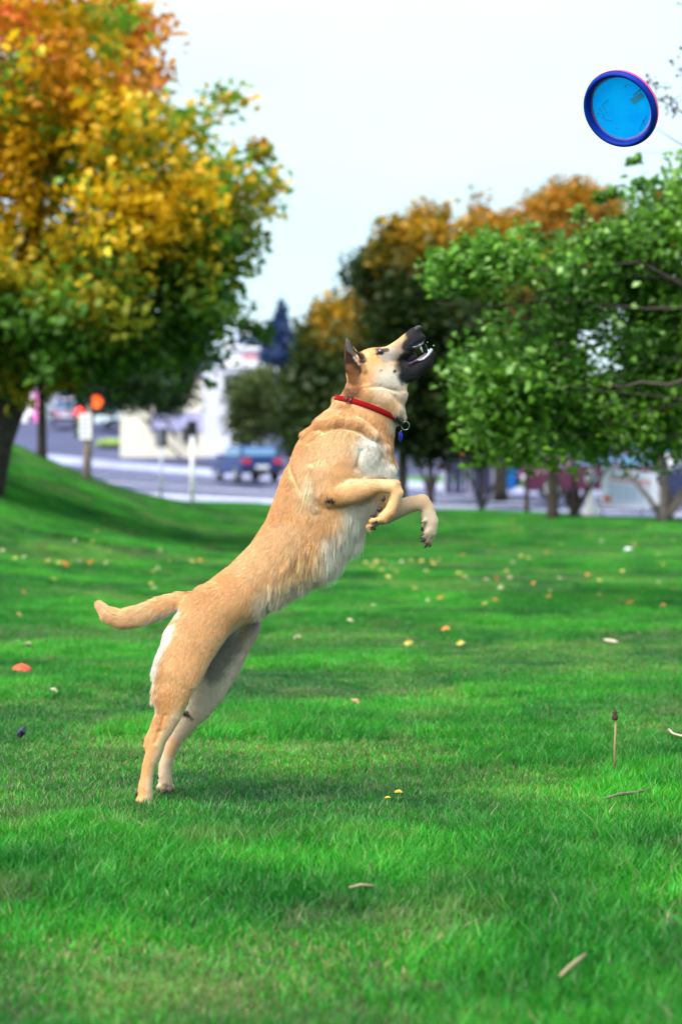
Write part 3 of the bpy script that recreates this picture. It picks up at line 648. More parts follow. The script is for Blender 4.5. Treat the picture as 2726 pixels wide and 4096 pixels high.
# ------------------------------------------------------------------ vehicles
def car(name, paint, label, x, y, rz, kind='hatch', cat='car', group='cars parked along the street', dz=0, L_=4.2, Wd=1.72):
    r = place(name, x, y, rz, label, cat, group, dz); mp_ = mat('car_paint', paint, .3, spec=.45, coat=.15)
    h = Wd / 2
    # profile runs along y (front = +y); x across
    if kind == 'van': body = [(-2.2, .3), (2.15, .3), (2.2, .75), (2.05, 1.0), (-2.22, 1.02)]; roof = [(-2.2, 1.03), (2.0, 1.0), (1.45, 1.72), (1.1, 1.86), (-2.05, 1.88), (-2.18, 1.7)]
    elif kind == 'sedan': body = [(-2.2, .32), (2.15, .28), (2.22, .62), (2.0, .80), (1.0, .92), (-1.5, .95), (-2.2, .92), (-2.27, .6)]; roof = [(-1.7, .955), (1.05, .925), (.35, 1.36), (-.1, 1.42), (-.85, 1.40), (-1.15, 1.32)]
    else: body = [(-2.05, .32), (2.05, .28), (2.1, .62), (1.9, .78), (1.0, .90), (-1.9, .95), (-2.1, .9), (-2.12, .55)]; roof = [(-1.98, .955), (1.1, .91), (.35, 1.36), (-.1, 1.42), (-1.2, 1.41), (-1.62, 1.33)]
    def pr(prof, w0, w1, zmax):
        m = MB(); v = []
        for s_ in (-1, 1):
            for (a, z) in prof:
                t_ = (z - min(q[1] for q in prof)) / (zmax - min(q[1] for q in prof)); v.append((s_ * (w0 + (w1 - w0) * t_), a, z))
        n_ = len(prof); f = [[i, (i + 1) % n_, n_ + (i + 1) % n_, n_ + i] for i in range(n_)] + [list(range(n_))[::-1], list(range(n_, 2 * n_))]
        return m.add(v, f)
    pr(body, h, h * .97, 1.0).build('body', mp_, r, bevel=.06)
    top = max(q[1] for q in roof); pr(roof, h * .96, h * .78, top).build('cabin', mp_, r, bevel=.05)
    # side windows and screens, just proud of the cabin
    z0, z1 = roof[0][1] + .06, top - .12
    def wx(z): return h * (.96 - .18 * (z - roof[0][1]) / (top - roof[0][1])) + .006
    fr_, bk = roof[1][0] - .42, roof[0][0] + .42; mid = (fr_ + bk) / 2
    for s_ in (-1, 1):
        for a0, a1, c0, c1 in ((bk, mid - .04, .22, 0), (mid + .04, fr_, 0, .42)):
            v = [(s_ * wx(z0), a0, z0), (s_ * wx(z0), a1, z0), (s_ * wx(z1), a1 - c1, z1), (s_ * wx(z1), a0 + c0, z1)]
            v += [(q[0] - s_ * .03, q[1], q[2]) for q in v]
            MB().add(v, [[0, 1, 2, 3], [7, 6, 5, 4], [0, 4, 5, 1], [1, 5, 6, 2], [2, 6, 7, 3], [3, 7, 4, 0]]).build('side_window', M_glass, r)
    (ya, za), (yb, zb_) = roof[0], roof[-1]
    v = []
    for (pa, pb, nm) in ((roof[0], roof[-1], 'rear_window'), (roof[1], roof[2], 'windscreen')):
        d_ = np.array([pb[0] - pa[0], pb[1] - pa[1]]); nrm_ = np.array([-d_[1], d_[0]]) / np.linalg.norm(d_)
        if (nm == 'rear_window') != (nrm_[0] < 0): nrm_ = -nrm_
        A = np.array(pa) + d_ * .12 + nrm_ * .012; B = np.array(pa) + d_ * .9 + nrm_ * .012
        if kind == 'van' and nm == 'rear_window': B = np.array(pa) + d_ * .95 + nrm_ * .012
        v = [(-wx(A[1]) + .12, A[0], A[1]), (wx(A[1]) - .12, A[0], A[1]), (wx(B[1]) - .12, B[0], B[1]), (-wx(B[1]) + .12, B[0], B[1])]
        v += [(q[0], q[1] - nrm_[0] * .03, q[2] - nrm_[1] * .03) for q in v]
        MB().add(v, [[0, 1, 2, 3], [7, 6, 5, 4], [0, 4, 5, 1], [1, 5, 6, 2], [2, 6, 7, 3], [3, 7, 4, 0]]).build(nm, M_glass, r)
    for s_ in (-1, 1):
        for a in (1.3, -1.28):
            Mx = Matrix.Translation((s_ * (h - .10), a, .31)) @ Matrix.Rotation(math.pi / 2 * s_, 4, 'Y')
            wl = MB().lathe([(.18, -.1), (.31, -.1), (.33, -.06), (.33, .08), (.30, .105), (.20, .105)], 20, Mx).build('wheel', M_tyre, r, True)
            MB().lathe([(.001, .10), (.05, .115), (.17, .09), (.205, .108), (.205, .05), (.001, .05)], 20, Mx).build('rim', M_rim, wl, True)
        xs = s_ * (h - .22); yb_ = min(q[0] for q in body)
        MB().box(xs - .17, xs + .17, yb_ - .02, yb_ + .1, .68, .86).build('tail_light', M_tail, r, bevel=.02)
        yf = max(q[0] for q in body); MB().box(xs - .17, xs + .17, yf - .16, yf + .01, .58, .72).build('headlight', M_head, r, bevel=.02)
        MB().box(s_ * h - .02 if s_ > 0 else -h - .16, h + .16 if s_ > 0 else -h + .02, .62, .74, .94, 1.06).build('mirror', mp_, r, bevel=.02)
    MB().box(-.26, .26, yb_ - .025, yb_ - .003, .50, .62).build('number_plate', M_white, r)
    MB().box(-h + .05, h - .05, yb_ - .05, yb_ + .05, .33, .46).build('bumper', M_trim, r, bevel=.02)
    return r
def on_street(px, py): q = hit(px, py); return q[0], q[1]
x_, y_ = -3.74, 79.0
car('parked_car', (.004, .026, .13), 'dark blue hatchback parked facing up the street, its red tail light showing', x_, y_, .34)
x_, y_ = on_street(107, 427); car('parked_car', (.62, .74, .82), 'pale white blue car parked near the wooden signal post', x_, y_, .5, 'sedan', dz=.0)
x_, y_ = on_street(64, 425); car('parked_van', (.40, .32, .46), 'lilac grey van seen from behind in front of the teal building', x_, y_, .15, 'van', 'van')
x_, y_ = on_street(126, 427); car('parked_car', (.02, .05, .22), 'small dark blue car next to the trunk of the island tree', x_, y_, .9)
x_, y_ = on_street(160, 434); car('parked_car', (.0, .18, .20), 'teal car seen side on behind the grey backed signs', x_, y_, 1.45, 'sedan')
x_, y_ = on_street(178, 438); car('parked_car', (.45, .36, .38), 'dusty beige car parked by the garage door', x_, y_, .7)
x_, y_ = on_street(190, 441); car('parked_car', (.012, .012, .016), 'black car parked before the white end wall', x_, y_, .2)
x_, y_ = (7.4, 72); car('parked_van', (.10, .02, .07), 'maroon van parked side on behind the thick trunked tree', x_, y_, 1.35, 'van', 'van')
x_, y_ = (7.2, 56); car('parked_car', (.07, .012, .04), 'wine red car behind the white bollard lamp', x_, y_, 1.5, 'hatch')
x_, y_ = (8.5, 45.6); car('parked_car', (.015, .02, .07), 'navy blue car parked behind the white notice board', x_ + .2, y_ + .8, 1.45, 'sedan')
x_, y_ = (9.0, 50); car('parked_car', (.15, .30, .62), 'light blue car partly hidden by the spreading multi stemmed tree', x_ + 1.6, y_ + 2, 1.4, 'hatch')

car('parked_van', (.7, .7, .75), 'white van parked beyond the navy car and the notice board', 12.0, 78, 1.5, 'van', 'van')
# bright blue skip beside the fence
r = place('waste_container', 5.15, 66.0, .25, 'bright blue tapered waste container beside the dark fence', 'container')
mbl = mat('container_blue', (.01, .19, .62), .45, noise=.2, nscale=2)
m = MB(); w0, w1, hh = .78, .92, 1.25
v = [(-w0, -.6, .12), (w0, -.6, .12), (w0, .6, .12), (-w0, .6, .12), (-w1, -.75, hh), (w1, -.75, hh), (w1, .75, hh), (-w1, .75, hh)]
m.add(v, [[3, 2, 1, 0], [0, 1, 5, 4], [1, 2, 6, 5], [2, 3, 7, 6], [3, 0, 4, 7], [4, 5, 6, 7]]); m.build('bin_body', mbl, r, bevel=.03)
MB().prism([(-.97, hh + .01), (.97, hh + .01), (.97, hh + .08), (.0, hh + .22), (-.97, hh + .08)], -.8, .8).build('lid', mbl, r)
for s_ in (-1, 1):
    for t_ in (-.45, .45): MB().lathe([(.001, -.03), (.08, -.03), (.08, .03), (.001, .03)], 12, Matrix.Translation((s_ * .6, t_, .08)) @ Matrix.Rotation(math.pi / 2, 4, 'Y')).build('wheel', M_tyre, r)

r.scale = (.64, .64, .64)
# dark slatted fence right of the dog
r = place('fence', 4.0, 62, 0, 'dark navy board fence with pale posts beyond the street', 'fence')
mf = mat('fence_board', (.035, .035, .10), .8, noise=.3, nscale=3)
fx = np.arange(-.8, .62, .30); zf = float(far_z(4.0, 62))
for q, xx in enumerate(fx):
    MB().box(xx, xx + .27, -.02 + .004 * (q % 3), .02 + .004 * (q % 3), .05, 1.25 + .03 * (q % 2)).build('fence_board', mf, r)
for xx in np.arange(-.83, .8, .75): MB().box(xx, xx + .09, -.09, -.022, 0, 1.4).build('fence_post', mat('post_pale', (.3, .3, .4), .6) if xx < -.8 else bpy.data.materials['post_pale'], r)
MB().box(-.8, .68, .035, .07, .9, 1.0).build('fence_rail', mf, r)
# grass verge strips beyond the street
vp = strip(19.5, 24.5, 'verge', mat('verge_grass', (.06, .20, .03), .95, noise=.5, nscale=2, bump=.6), .02, -10, 40)
q = hit(135, 443); m = MB()
m.ball((0, 0, -.05), (2.5, 1.5, .38), 20, 8); vv = np.array(m.v); vv[:, 2] += (fbm(vv, 1.4, 3) - .5) * .5 * (vv[:, 2] > 0); m.v = [tuple(t) for t in vv]
o = m.build('island', mat('island_grass', (.20, .30, .07), .95, noise=.4, nscale=3, bump=.6), None, True); o.location = (q[0], q[1], q[2]); tag(o, kind='structure')

# ------------------------------------------------------------------ street furniture
# wooden pole with the pedestrian signal
zb = float(gz((86 - 340.5) / F * 32.5, 32.5)); xb = (86 - 340.5) / F * 32.5
r = empty('signal_post', (xb, 32.5, zb), 0, 'wooden post carrying a lit orange hand signal and a white sign plate', 'signal post')
top = CAMH - (404 - HY) / F * 32.5 - zb
m = MB().tube([(0, 0, -.2), (.03, 0, top * .5), (.10, 0, top)], [.075, .07, .06], 14); m.build('post', mat('weathered_wood', (.26, .20, .18), .85, noise=.35, nscale=12), r, True)
hx, hz = .12, top + .02
hs = MB().box(hx - .05, hx + .18, -.14, .06, hz - .13, hz + .20).build('signal_housing', M_plast, r, bevel=.015)
M_hand = mat('hand_light', (.9, .12, .02), .4, emit=(1, .10, .015), estr=.7)
hand = MB().box(hx + .01, hx + .125, -.152, -.143, hz - .09, hz + .02)
for q in range(4): hand.box(hx + .002 + q * .034, hx + .026 + q * .034, -.152, -.143, hz + .023, hz + .10 + (.02 if q in (1, 2) else 0))
hand.box(hx + .133, hx + .165, -.152, -.143, hz - .03, hz + .05); hand.build('hand_symbol', M_hand, hs)
MB().box(hx - .07, hx + .20, -.26, -.141, hz + .222, hz + .235).build('visor', M_plast, hs)
sg = MB().box(-.10, .10, -.10, -.078, top - .58, top - .16).build('sign_plate', M_white, r, bevel=.004)
for q in range(5): MB().box(-.075, .075 - .03 * (q % 2), -.104, -.1015, top - .24 - q * .07, top - .215 - q * .07).build('print_line', M_lav, sg)
# traffic signal with red light
Yq = 60.0; xb = (81 - 340.5) / F * Yq; zb = float(far_z(xb, Yq)) - .1
r = empty('traffic_signal', (xb, Yq, zb), 0, 'traffic signal with its red light lit beside the wooden post', 'traffic light')
zt = CAMH - (412 - HY) / F * Yq - zb
MB().tube([(.12, .15, 0), (.12, .15, zt + .3)], .06, 10).build('pole', M_trim, r, True)
hs = MB().box(-.17, .30, -.12, .12, zt - .80, zt + .22).build('signal_housing', M_plast, r, bevel=.02)
for q, (c_, e_) in enumerate([((.9, .02, .02), 1.6), ((.10, .07, .01), 0), ((.01, .08, .05), 0)]):
    mm = mat('signal_lens', c_, .3, emit=c_ if e_ else None, estr=e_)
    MB().lathe([(.001, .03), (.11, .02), (.13, 0), (.13, -.02)], 18, Matrix.Translation((-.02, -.122, zt - q * .30)) @ Matrix.Rotation(math.pi / 2, 4, 'X')).build('signal_lens', mm, hs, True)
# two sign posts seen from behind on the far side of the lawn crest
def sign_post(px, py_top, py_base, Y, w, plates, label, mpole):
    xb = (px - 340.5) / F * Y; zb = CAMH - (py_base - HY) / F * Y
    gzb = float(gz(xb, Y)); r = empty('sign_post', (xb, Y, gzb), 0, label, 'sign post', 'thin metal sign posts by the road')
    zt = CAMH - (py_top - HY) / F * Y - gzb
    MB().tube([(0, 0, -.1), (0, 0, zt)], w, 10).build('pole', mpole, r, True)
    for (x0, x1, y0, y1, mm) in plates:
        MB().box((x0 - px) / F * Y, (x1 - px) / F * Y, -w - .03, -w - .008, CAMH - (y1 - HY) / F * Y - gzb, CAMH - (y0 - HY) / F * Y - gzb).build('sign_plate', mm, r, bevel=.006)
    return r
M_galv = mat('galvanised', (.46, .48, .58), .5, .2); M_greyp = mat('sign_back', (.12, .13, .18), .5)
sign_post(161, 428, 492, 45, .035, [(155.5, 161.5, 428, 447, M_greyp), (162.3, 167, 428, 447, M_plast)], 'thin pole with a grey and a black sign plate side by side', M_galv)
sign_post(192, 421, 499, 42, .05, [(187, 197, 421, 435, M_plast)], 'pale metal pole with one dark square sign, nearest the shop', M_white)
# white bollard lamp with globe
xb = (590 - 340.5) / F * 39.6; zb = float(gz(xb, 39.6)); k = 39.6 / F; hb = CAMH - (455 - HY) * k - zb
r = empty('bollard_lamp', (xb, 39.6, zb), 0, 'white bollard lamp with a round globe at the lawn edge', 'lamp')
z_ = lambda py: CAMH - (py - HY) * k - zb
MB().lathe([(.001, -.05), (.17, -.05), (.17, .05), (.11, z_(505)), (.075, z_(498)), (.06, z_(486)), (.001, z_(486) + .002)], 20).build('base', M_white, r, True)
MB().ball((0, 0, z_(478)), (.115, .115, .16), 20, 12).build('globe', mat('opal_glass', (.82, .82, .88), .3), r, True)
MB().lathe([(.001, z_(469)), (.05, z_(469)), (.035, z_(465)), (.03, z_(457)), (.001, z_(455))], 14).build('finial', M_white, r, True)
# notice board
k = 40.0 / F; xb = (628 - 340.5) * k; zb = float(far_z(xb, 40)); z_ = lambda py: CAMH - (py - HY) * k - zb; x_ = lambda px: (px - 628) * k
r = empty('notice_board', (xb, 40, zb), -.0, 'white notice board with a faint red heading, blue print lines and a red emblem', 'notice board')
v = [(x_(600), 0, z_(503)), (x_(655.5), 0, z_(509)), (x_(656.5), 0, z_(474)), (x_(602), 0, z_(465))]
bd = MB().add(v + [(q[0], .03, q[2]) for q in v], [[0, 1, 2, 3], [7, 6, 5, 4], [0, 4, 5, 1], [1, 5, 6, 2], [2, 6, 7, 3], [3, 7, 4, 0]]).build('board', mat('board_white', (.9, .9, .95), .6), r)
def bline(x0, x1, f0, f1, mm, nm='print_line'):
    def zz(px, f): t_ = (px - 601) / 55.; lo = 503 + 6 * t_; hi = 465 + 9 * t_; return z_(hi + (lo - hi) * f)
    MB().add([(x_(x0), -.005, zz(x0, f1)), (x_(x1), -.005, zz(x1, f1)), (x_(x1), -.005, zz(x1, f0)), (x_(x0), -.005, zz(x0, f0)), (x_(x0), -.002, zz(x0, f1)), (x_(x1), -.002, zz(x1, f1)), (x_(x1), -.002, zz(x1, f0)), (x_(x0), -.002, zz(x0, f0))],
             [[0, 1, 2, 3], [7, 6, 5, 4], [0, 4, 5, 1], [1, 5, 6, 2], [2, 6, 7, 3], [3, 7, 4, 0]]).build(nm, mm, bd)
for q in range(7): bline(609 + q * 6, 613.2 + q * 6, .27 - .01 * q, .37, mat('red_print', (.72, .28, .30), .6) if q == 0 else bpy.data.materials['red_print'])
for rw in range(5):
    for q in range(6 - (rw % 2)): bline(608 + q * 7.3, 613.6 + q * 7.3, .47 + rw * .09, .50 + rw * .09, M_bluel)
bline(602.5, 610, .80, .95, mat('red_emblem', (.80, .10, .08), .6), 'emblem')
for q in (601.5, 641): MB().tube([(x_(q), .05, -.1), (x_(q), .05, z_(468))], .02, 8).build('leg', M_galv, r, True)
MB().tube([(x_(578), .3, z_(512)), (x_(660), .3, z_(514))], .02, 6).build('rail', M_galv, r)
# ------------------------------------------------------------------ the dog
# the body is a signed distance field on a grid (units: pixels of the full-size photograph, 0.78 mm each;
# x along the picture, y down, d away from the camera), meshed to one continuous surface
S = 4.003; K = DOGY / F / S
def D(sx, sy, d=0): return np.array([(sx / S - 340.5) / F * DOGY, DOGY + d * K, CAMH - (sy / S - HY) / F * DOGY])
def DN(p):
    p = np.asarray(p, float); return np.stack([(p[:, 0] / S - 340.5) / F * DOGY, DOGY + p[:, 2] * K, CAMH - (p[:, 1] / S - HY) / F * DOGY], -1)
ST = 4.0
X0, Y0, Z0 = 350.0, 1280.0, -210.0
NX, NY, NZ = 362, 494, 104
def new(): return np.full((NX, NY, NZ), 900.0, np.float32)
def box_of(A, B, r):
    lo = np.minimum(A, B) - r; hi = np.maximum(A, B) + r
    a = np.maximum(((lo - [X0, Y0, Z0]) / ST).astype(int), 0); b = np.minimum(((hi - [X0, Y0, Z0]) / ST).astype(int) + 2, [NX, NY, NZ])
    return a, b
def cone(A, B, ra, rb, za, zb, a, b):
    x = (X0 + ST * np.arange(a[0], b[0], dtype=np.float32))[:, None, None]; y = (Y0 + ST * np.arange(a[1], b[1], dtype=np.float32))[None, :, None]; z = (Z0 + ST * np.arange(a[2], b[2], dtype=np.float32))[None, None, :]
    zm = (za + zb) / 2; dv = np.array([B[0] - A[0], B[1] - A[1], (B[2] - A[2]) / zm], np.float32); q = float((dv ** 2).sum()) + 1e-6
    t = np.clip(((x - A[0]) * dv[0] + (y - A[1]) * dv[1] + (z - A[2]) / zm * dv[2]) / q, 0, 1)
    cz = A[2] + (B[2] - A[2]) * t; zr = za + (zb - za) * t
    dist = np.sqrt((x - A[0] - (B[0] - A[0]) * t) ** 2 + (y - A[1] - (B[1] - A[1]) * t) ** 2 + ((z - cz) / zr) ** 2)
    return (dist - (ra + (rb - ra) * t)).astype(np.float32)
def smin(p, q, k):
    h = np.maximum(k - np.abs(p - q), 0) / k; return np.minimum(p, q) - h * h * k * .25
def put(Fd, A, B, ra, rb, za=.8, zb=None, k=20, cut=False):
    zb = za if zb is None else zb; A = np.array(A, float); B = np.array(B, float)
    a, b = box_of(A, B, max(ra, rb) * max(1, za, zb) + k + 14); sl = tuple(slice(int(i), int(j)) for i, j in zip(a, b))
    c = cone(A, B, ra, rb, za, zb, a, b)
    if cut: Fd[sl] = -smin(-Fd[sl], c, k)
    else: Fd[sl] = smin(Fd[sl], c, k)
def chain(Fd, P, k=20):            # P: (x, y, d, r, zr)
    tmp = new()
    for p, q in zip(P[:-1], P[1:]): put(tmp, p[:3], q[:3], p[3], q[3], p[4], q[4], 1)
    lo = np.min([np.array(p[:3]) - p[3] - k - 20 for p in P], 0); hi = np.max([np.array(p[:3]) + p[3] * max(1, p[4]) + k + 20 for p in P], 0)
    a = np.maximum(((lo - [X0, Y0, Z0]) / ST).astype(int), 1); b = np.minimum(((hi - [X0, Y0, Z0]) / ST).astype(int) + 2, [NX - 1, NY - 1, NZ - 1])
    sl = tuple(slice(int(i), int(j)) for i, j in zip(a, b)); t = tmp[sl]
    for _ in range(2):                                        # soften the joints of the chain
        for ax in range(3):
            c = t.copy(); i0 = [slice(None)] * 3; i1 = [slice(None)] * 3; i2 = [slice(None)] * 3
            i0[ax] = slice(1, -1); i1[ax] = slice(0, -2); i2[ax] = slice(2, None)
            c[tuple(i0)] = t[tuple(i0)] * .5 + (t[tuple(i1)] + t[tuple(i2)]) * .25; t = np.minimum(c, 899)
    Fd[sl] = smin(Fd[sl], t.astype(np.float32), k)

T = new()
chain(T, [(1484, 1500, 0, 92, .72), (1490, 1575, 0, 112, .66), (1472, 1645, 0, 124, .68), (1410, 1765, 0, 160, .72), (1362, 1870, 0, 196, .68), (1302, 1985, 0, 188, .70),
          (1222, 2145, 0, 168, .74), (1090, 2268, 0, 124, .82), (1000, 2348, 0, 116, .82), (895, 2420, 0, 110, .88), (818, 2472, 0, 108, .9)], 30)
put(T, (1570, 1600, 0), (1592, 1660, 0), 40, 26, .8, k=40)                     # throat
put(T, (1350, 1600, 0), (1345, 1625, 0), 12, 10, 1.5, k=26)                    # scruff rolled over the collar
put(T, (1290, 1700, -10), (1420, 1695, -70), 26, 24, 1.2, k=30)                # loose skin fold in front of the shoulder
put(T, (1540, 1860, 30), (1545, 1900, 36), 40, 32, .8, k=30)                   # far side of the chest
put(T, (1500, 1860, -10), (1500, 1900, -10), 66, 60, .8, k=40)
chain(T, [(1362, 2010, 0, 140, .6), (1330, 2080, 0, 130, .56), (1270, 2150, 0, 116, .6)], 30)
put(T, (1470, 1980, 10), (1492, 2040, 26), 60, 46, .75, k=30)
put(T, (1500, 1920, 14), (1520, 2000, 26), 56, 50, .75, k=20)      # deep brisket
# tail
chain(T, [(775, 2412, 0, 44, .8), (715, 2406, 0, 36, .8), (645, 2430, -4, 42, .7), (572, 2460, -8, 42, .7), (490, 2478, -10, 39, .7), (432, 2460, -12, 32, .7), (402, 2426, -12, 20, .7)], 16)
# near hind leg
Hn = new()
chain(Hn, [(850, 2440, -40, 108, .55), (760, 2575, -62, 108, .48), (716, 2690, -74, 94, .46), (690, 2785, -76, 66, .5), (681, 2848, -76, 51, .56), (657, 2905, -76, 42, .62),
           (634, 2955, -76, 34, .7), (619, 3008, -76, 31, .75), (602, 3055, -76, 26, .8), (594, 3100, -76, 25, .85), (588, 3145, -76, 29, .95), (587, 3180, -76, 31, 1.0)], 18)
chain(Hn, [(652, 2860, -74, 14, .5), (600, 2950, -76, 17, .55), (592, 2975, -76, 12, .6)], 22)   # tendon and point of hock
for tx, ty, td, r_ in [(562, 3196, -92, 13), (577, 3203, -104, 13), (598, 3206, -98, 13), (611, 3202, -80, 12), (590, 3203, -62, 12)]:
    put(Hn, (588 + (tx - 588) * .4, 3165, -76 + (td + 76) * .5), (tx, ty, td), 13, r_, 1, k=4)
# far hind leg
Hf = new()
chain(Hf, [(900, 2430, 40, 106, .55), (935, 2505, 56, 100, .48), (905, 2580, 66, 92, .46), (872, 2665, 72, 86, .46), (832, 2765, 78, 70, .48), (795, 2842, 80, 50, .55), (758, 2890, 80, 39, .65), (728, 2925, 80, 36, .7),
           (701, 2960, 80, 32, .75), (684, 2995, 80, 29, .8), (667, 3035, 80, 25, .85), (653, 3078, 80, 26, .9), (652, 3120, 80, 28, .95), (654, 3146, 80, 28, 1)], 18)
chain(Hf, [(720, 2890, 82, 15, .6), (668, 2962, 82, 13, .6)], 18)
for tx, ty, td, r_ in [(632, 3160, 66, 12), (648, 3168, 58, 13), (668, 3168, 66, 13), (678, 3162, 84, 12)]:
    put(Hf, (654, 3140, 78), (tx, ty, td), 12, r_, 1, k=4)
# near fore leg
An = new()
chain(An, [(1395, 1815, -88, 118, .40), (1330, 1905, -104, 88, .48), (1318, 1975, -116, 58, .55)], 30)
chain(An, [(1322, 1984, -118, 48, .66), (1405, 1964, -124, 48, .66), (1450, 1956, -124, 38, .7), (1515, 1943, -120, 25, .85), (1568, 1948, -118, 28, .9), (1583, 1972, -118, 26, .9),
           (1572, 2010, -118, 22, .95), (1556, 2045, -118, 23, 1.05), (1528, 2070, -118, 23, 1.15)], 10)
put(An, (1530, 1990, -118), (1534, 2000, -118), 6, 6, 1, k=8)
for tx, ty, td, r_ in [(1486, 2082, -138, 12), (1482, 2098, -128, 13), (1484, 2104, -110, 12), (1492, 2092, -98, 11)]:
    put(An, (1524, 2074, -118 + (td + 118) * .5), (tx, ty, td), 12, r_, 1, k=4)
# far fore leg
Af = new()
chain(Af, [(1430, 1880, 80, 105, .4), (1455, 1990, 92, 68, .5), (1475, 2050, 96, 46, .6), (1550, 2054, 98, 42, .6), (1632, 2024, 98, 33, .75), (1690, 2012, 98, 31, .8)], 16)
chain(Af, [(1690, 2012, 98, 31, .8), (1712, 2038, 98, 28, .85), (1724, 2092, 98, 33, .85), (1720, 2130, 98, 30, .95)], 12)
for tx, ty, td, r_ in [(1698, 2150, 70, 13), (1706, 2168, 78, 14), (1718, 2172, 94, 14), (1730, 2158, 112, 13)]:
    put(Af, (1720, 2122, 98 + (td - 98) * .6), (tx, ty, td), 14, r_, 1, k=4)
put(Af, (1700, 2085, 72), (1692, 2094, 66), 9, 6, 1, k=8)
# head
Hd = new()
put(Hd, (1488, 1480, 0), (1500, 1472, 0), 80, 78, .76, k=20)
for s_ in (-1, 1):
    put(Hd, (1530, 1515, 30 * s_), (1560, 1490, 26 * s_), 58, 46, .62, k=34)
    put(Hd, (1512, 1424, 30 * s_), (1530, 1418, 30 * s_), 29, 25, .7, k=24)
    put(Hd, (1560, 1420, 26 * s_), (1600, 1408, 20 * s_), 26, 24, .6, k=24)
chain(Hd, [(1540, 1450, 0, 52, .84), (1608, 1392, 0, 38, .82), (1650, 1352, 0, 34, .80)], 18)
chain(Hd, [(1625, 1400, 0, 26, 1.0), (1664, 1364, 0, 26, 1.02), (1683, 1352, 0, 19, 1.1)], 12)      # flews
put(Hd, (1656, 1328, 0), (1668, 1324, 0), 18, 15, 1.1, k=10)
chain(Hd, [(1580, 1490, 0, 56, .70), (1648, 1486, 0, 39, .72), (1700, 1448, 0, 31, .78), (1722, 1417, 0, 17, .95)], 16)
put(Hd, (1580, 1545, 0), (1590, 1570, 0), 44, 36, .8, k=40)
# mouth
chain_cut = [(1624, 1449, -34, 7), (1662, 1427, -26, 20), (1692, 1408, 0, 20), (1716, 1380, 0, 22)]
for p, q in zip(chain_cut[:-1], chain_cut[1:]): put(Hd, p[:3], q[:3], p[3], q[3], 2.6 if p[0] > 1680 else 1.7, 3.0 if p[0] > 1680 else 1.7, 6, cut=True)
put(Hd, (1664, 1446, 0), (1706, 1420, 0), 9, 9, 1.6, k=6, cut=True)             # trough of the lower jaw
# eye sockets
for s_ in (-1, 1): put(Hd, (1521, 1411, 52 * s_), (1526, 1409, 54 * s_), 12, 11, 1, k=8, cut=True)
# ears: cupped, blown back
for s_, dx in ((-1, 0), (1, 5)):
    z_ = lambda q: q * s_
    chain(Hd, [(1425 + dx, 1505, z_(-46), 40, .55), (1404 + dx, 1462, z_(-60), 30, .42), (1392 + dx, 1415, z_(-68), 20, .36), (1381 + dx, 1356, z_(-74), 6, .7)], 12)
    chain(Hd, [(1450 + dx, 1480, z_(-60), 14, .9), (1442 + dx, 1456, z_(-70), 8, 1), (1415 + dx, 1430, z_(-80), 5, 1), (1382 + dx, 1414, z_(-82), 4.5, 1), (1379 + dx, 1360, z_(-76), 4, 1)], 6)
    chain(Hd, [(1450 + dx, 1440, z_(-52), 10, 1), (1420 + dx, 1412, z_(-60), 6, 1), (1392 + dx, 1370, z_(-70), 5, 1)], 8)
    for p, q in (((1424 + dx, 1438, z_(-76), 7), (1396 + dx, 1404, z_(-84), 8)),): put(Hd, p[:3], q[:3], p[3], q[3], 1.1, 1.1, 5, cut=True)

G = smin(T, Hd, 30); G = smin(G, Hn, 14); G = smin(G, Hf, 18); G = smin(G, Af, 18); G = smin(G, An, 12)
del T, Hd, Hn, Hf, Af, An
def surf_nets(G):
    ins = G < 0; nx, ny, nz = G.shape
    cnt = np.zeros((nx - 1, ny - 1, nz - 1), np.uint8)
    offs = [(i, j, k) for i in (0, 1) for j in (0, 1) for k in (0, 1)]
    for i, j, k in offs: cnt += ins[i:nx - 1 + i, j:ny - 1 + j, k:nz - 1 + k]
    ci = np.argwhere((cnt > 0) & (cnt < 8)); n_ = len(ci)
    val = {o: G[ci[:, 0] + o[0], ci[:, 1] + o[1], ci[:, 2] + o[2]] for o in offs}
    acc = np.zeros((n_, 3)); num = np.zeros(n_)
    for o in offs:
        for ax in range(3):
            if o[ax]: continue
            p = list(o); p[ax] = 1; p = tuple(p); a, b = val[o], val[p]; cr_ = (a < 0) != (b < 0)
            t = np.where(cr_, a / np.where(cr_, a - b, 1), 0); pos = np.tile(np.array(o, float), (n_, 1)); pos[:, ax] = t
            acc[cr_] += pos[cr_]; num += cr_
    vtx = ci + acc / num[:, None]
    vid = np.full(cnt.shape, -1, np.int32); vid[ci[:, 0], ci[:, 1], ci[:, 2]] = np.arange(n_)
    quads = []
    for ax in range(3):
        a = [slice(0, -1)] * 3; sl0 = [slice(1, -1)] * 3; sl0[ax] = slice(0, -1); sl1 = [slice(1, -1)] * 3; sl1[ax] = slice(1, None)
        A, B = ins[tuple(sl0)], ins[tuple(sl1)]; e = np.argwhere(A != B)
        if not len(e): continue
        flip = A[e[:, 0], e[:, 1], e[:, 2]]; base = e.copy()
        u, v = [q for q in range(3) if q != ax]
        for q in (u, v): base[:, q] += 1
        def g(du, dv_):
            c = base.copy(); c[:, u] -= du; c[:, v] -= dv_; return vid[c[:, 0], c[:, 1], c[:, 2]]
        q4 = np.stack([g(1, 1), g(0, 1), g(0, 0), g(1, 0)], -1)
        if ax == 1: flip = ~flip
        q4[~flip] = q4[~flip][:, ::-1]; quads.append(q4)
    return vtx * ST + [X0, Y0, Z0], np.concatenate(quads)
bv, bq = surf_nets(G)
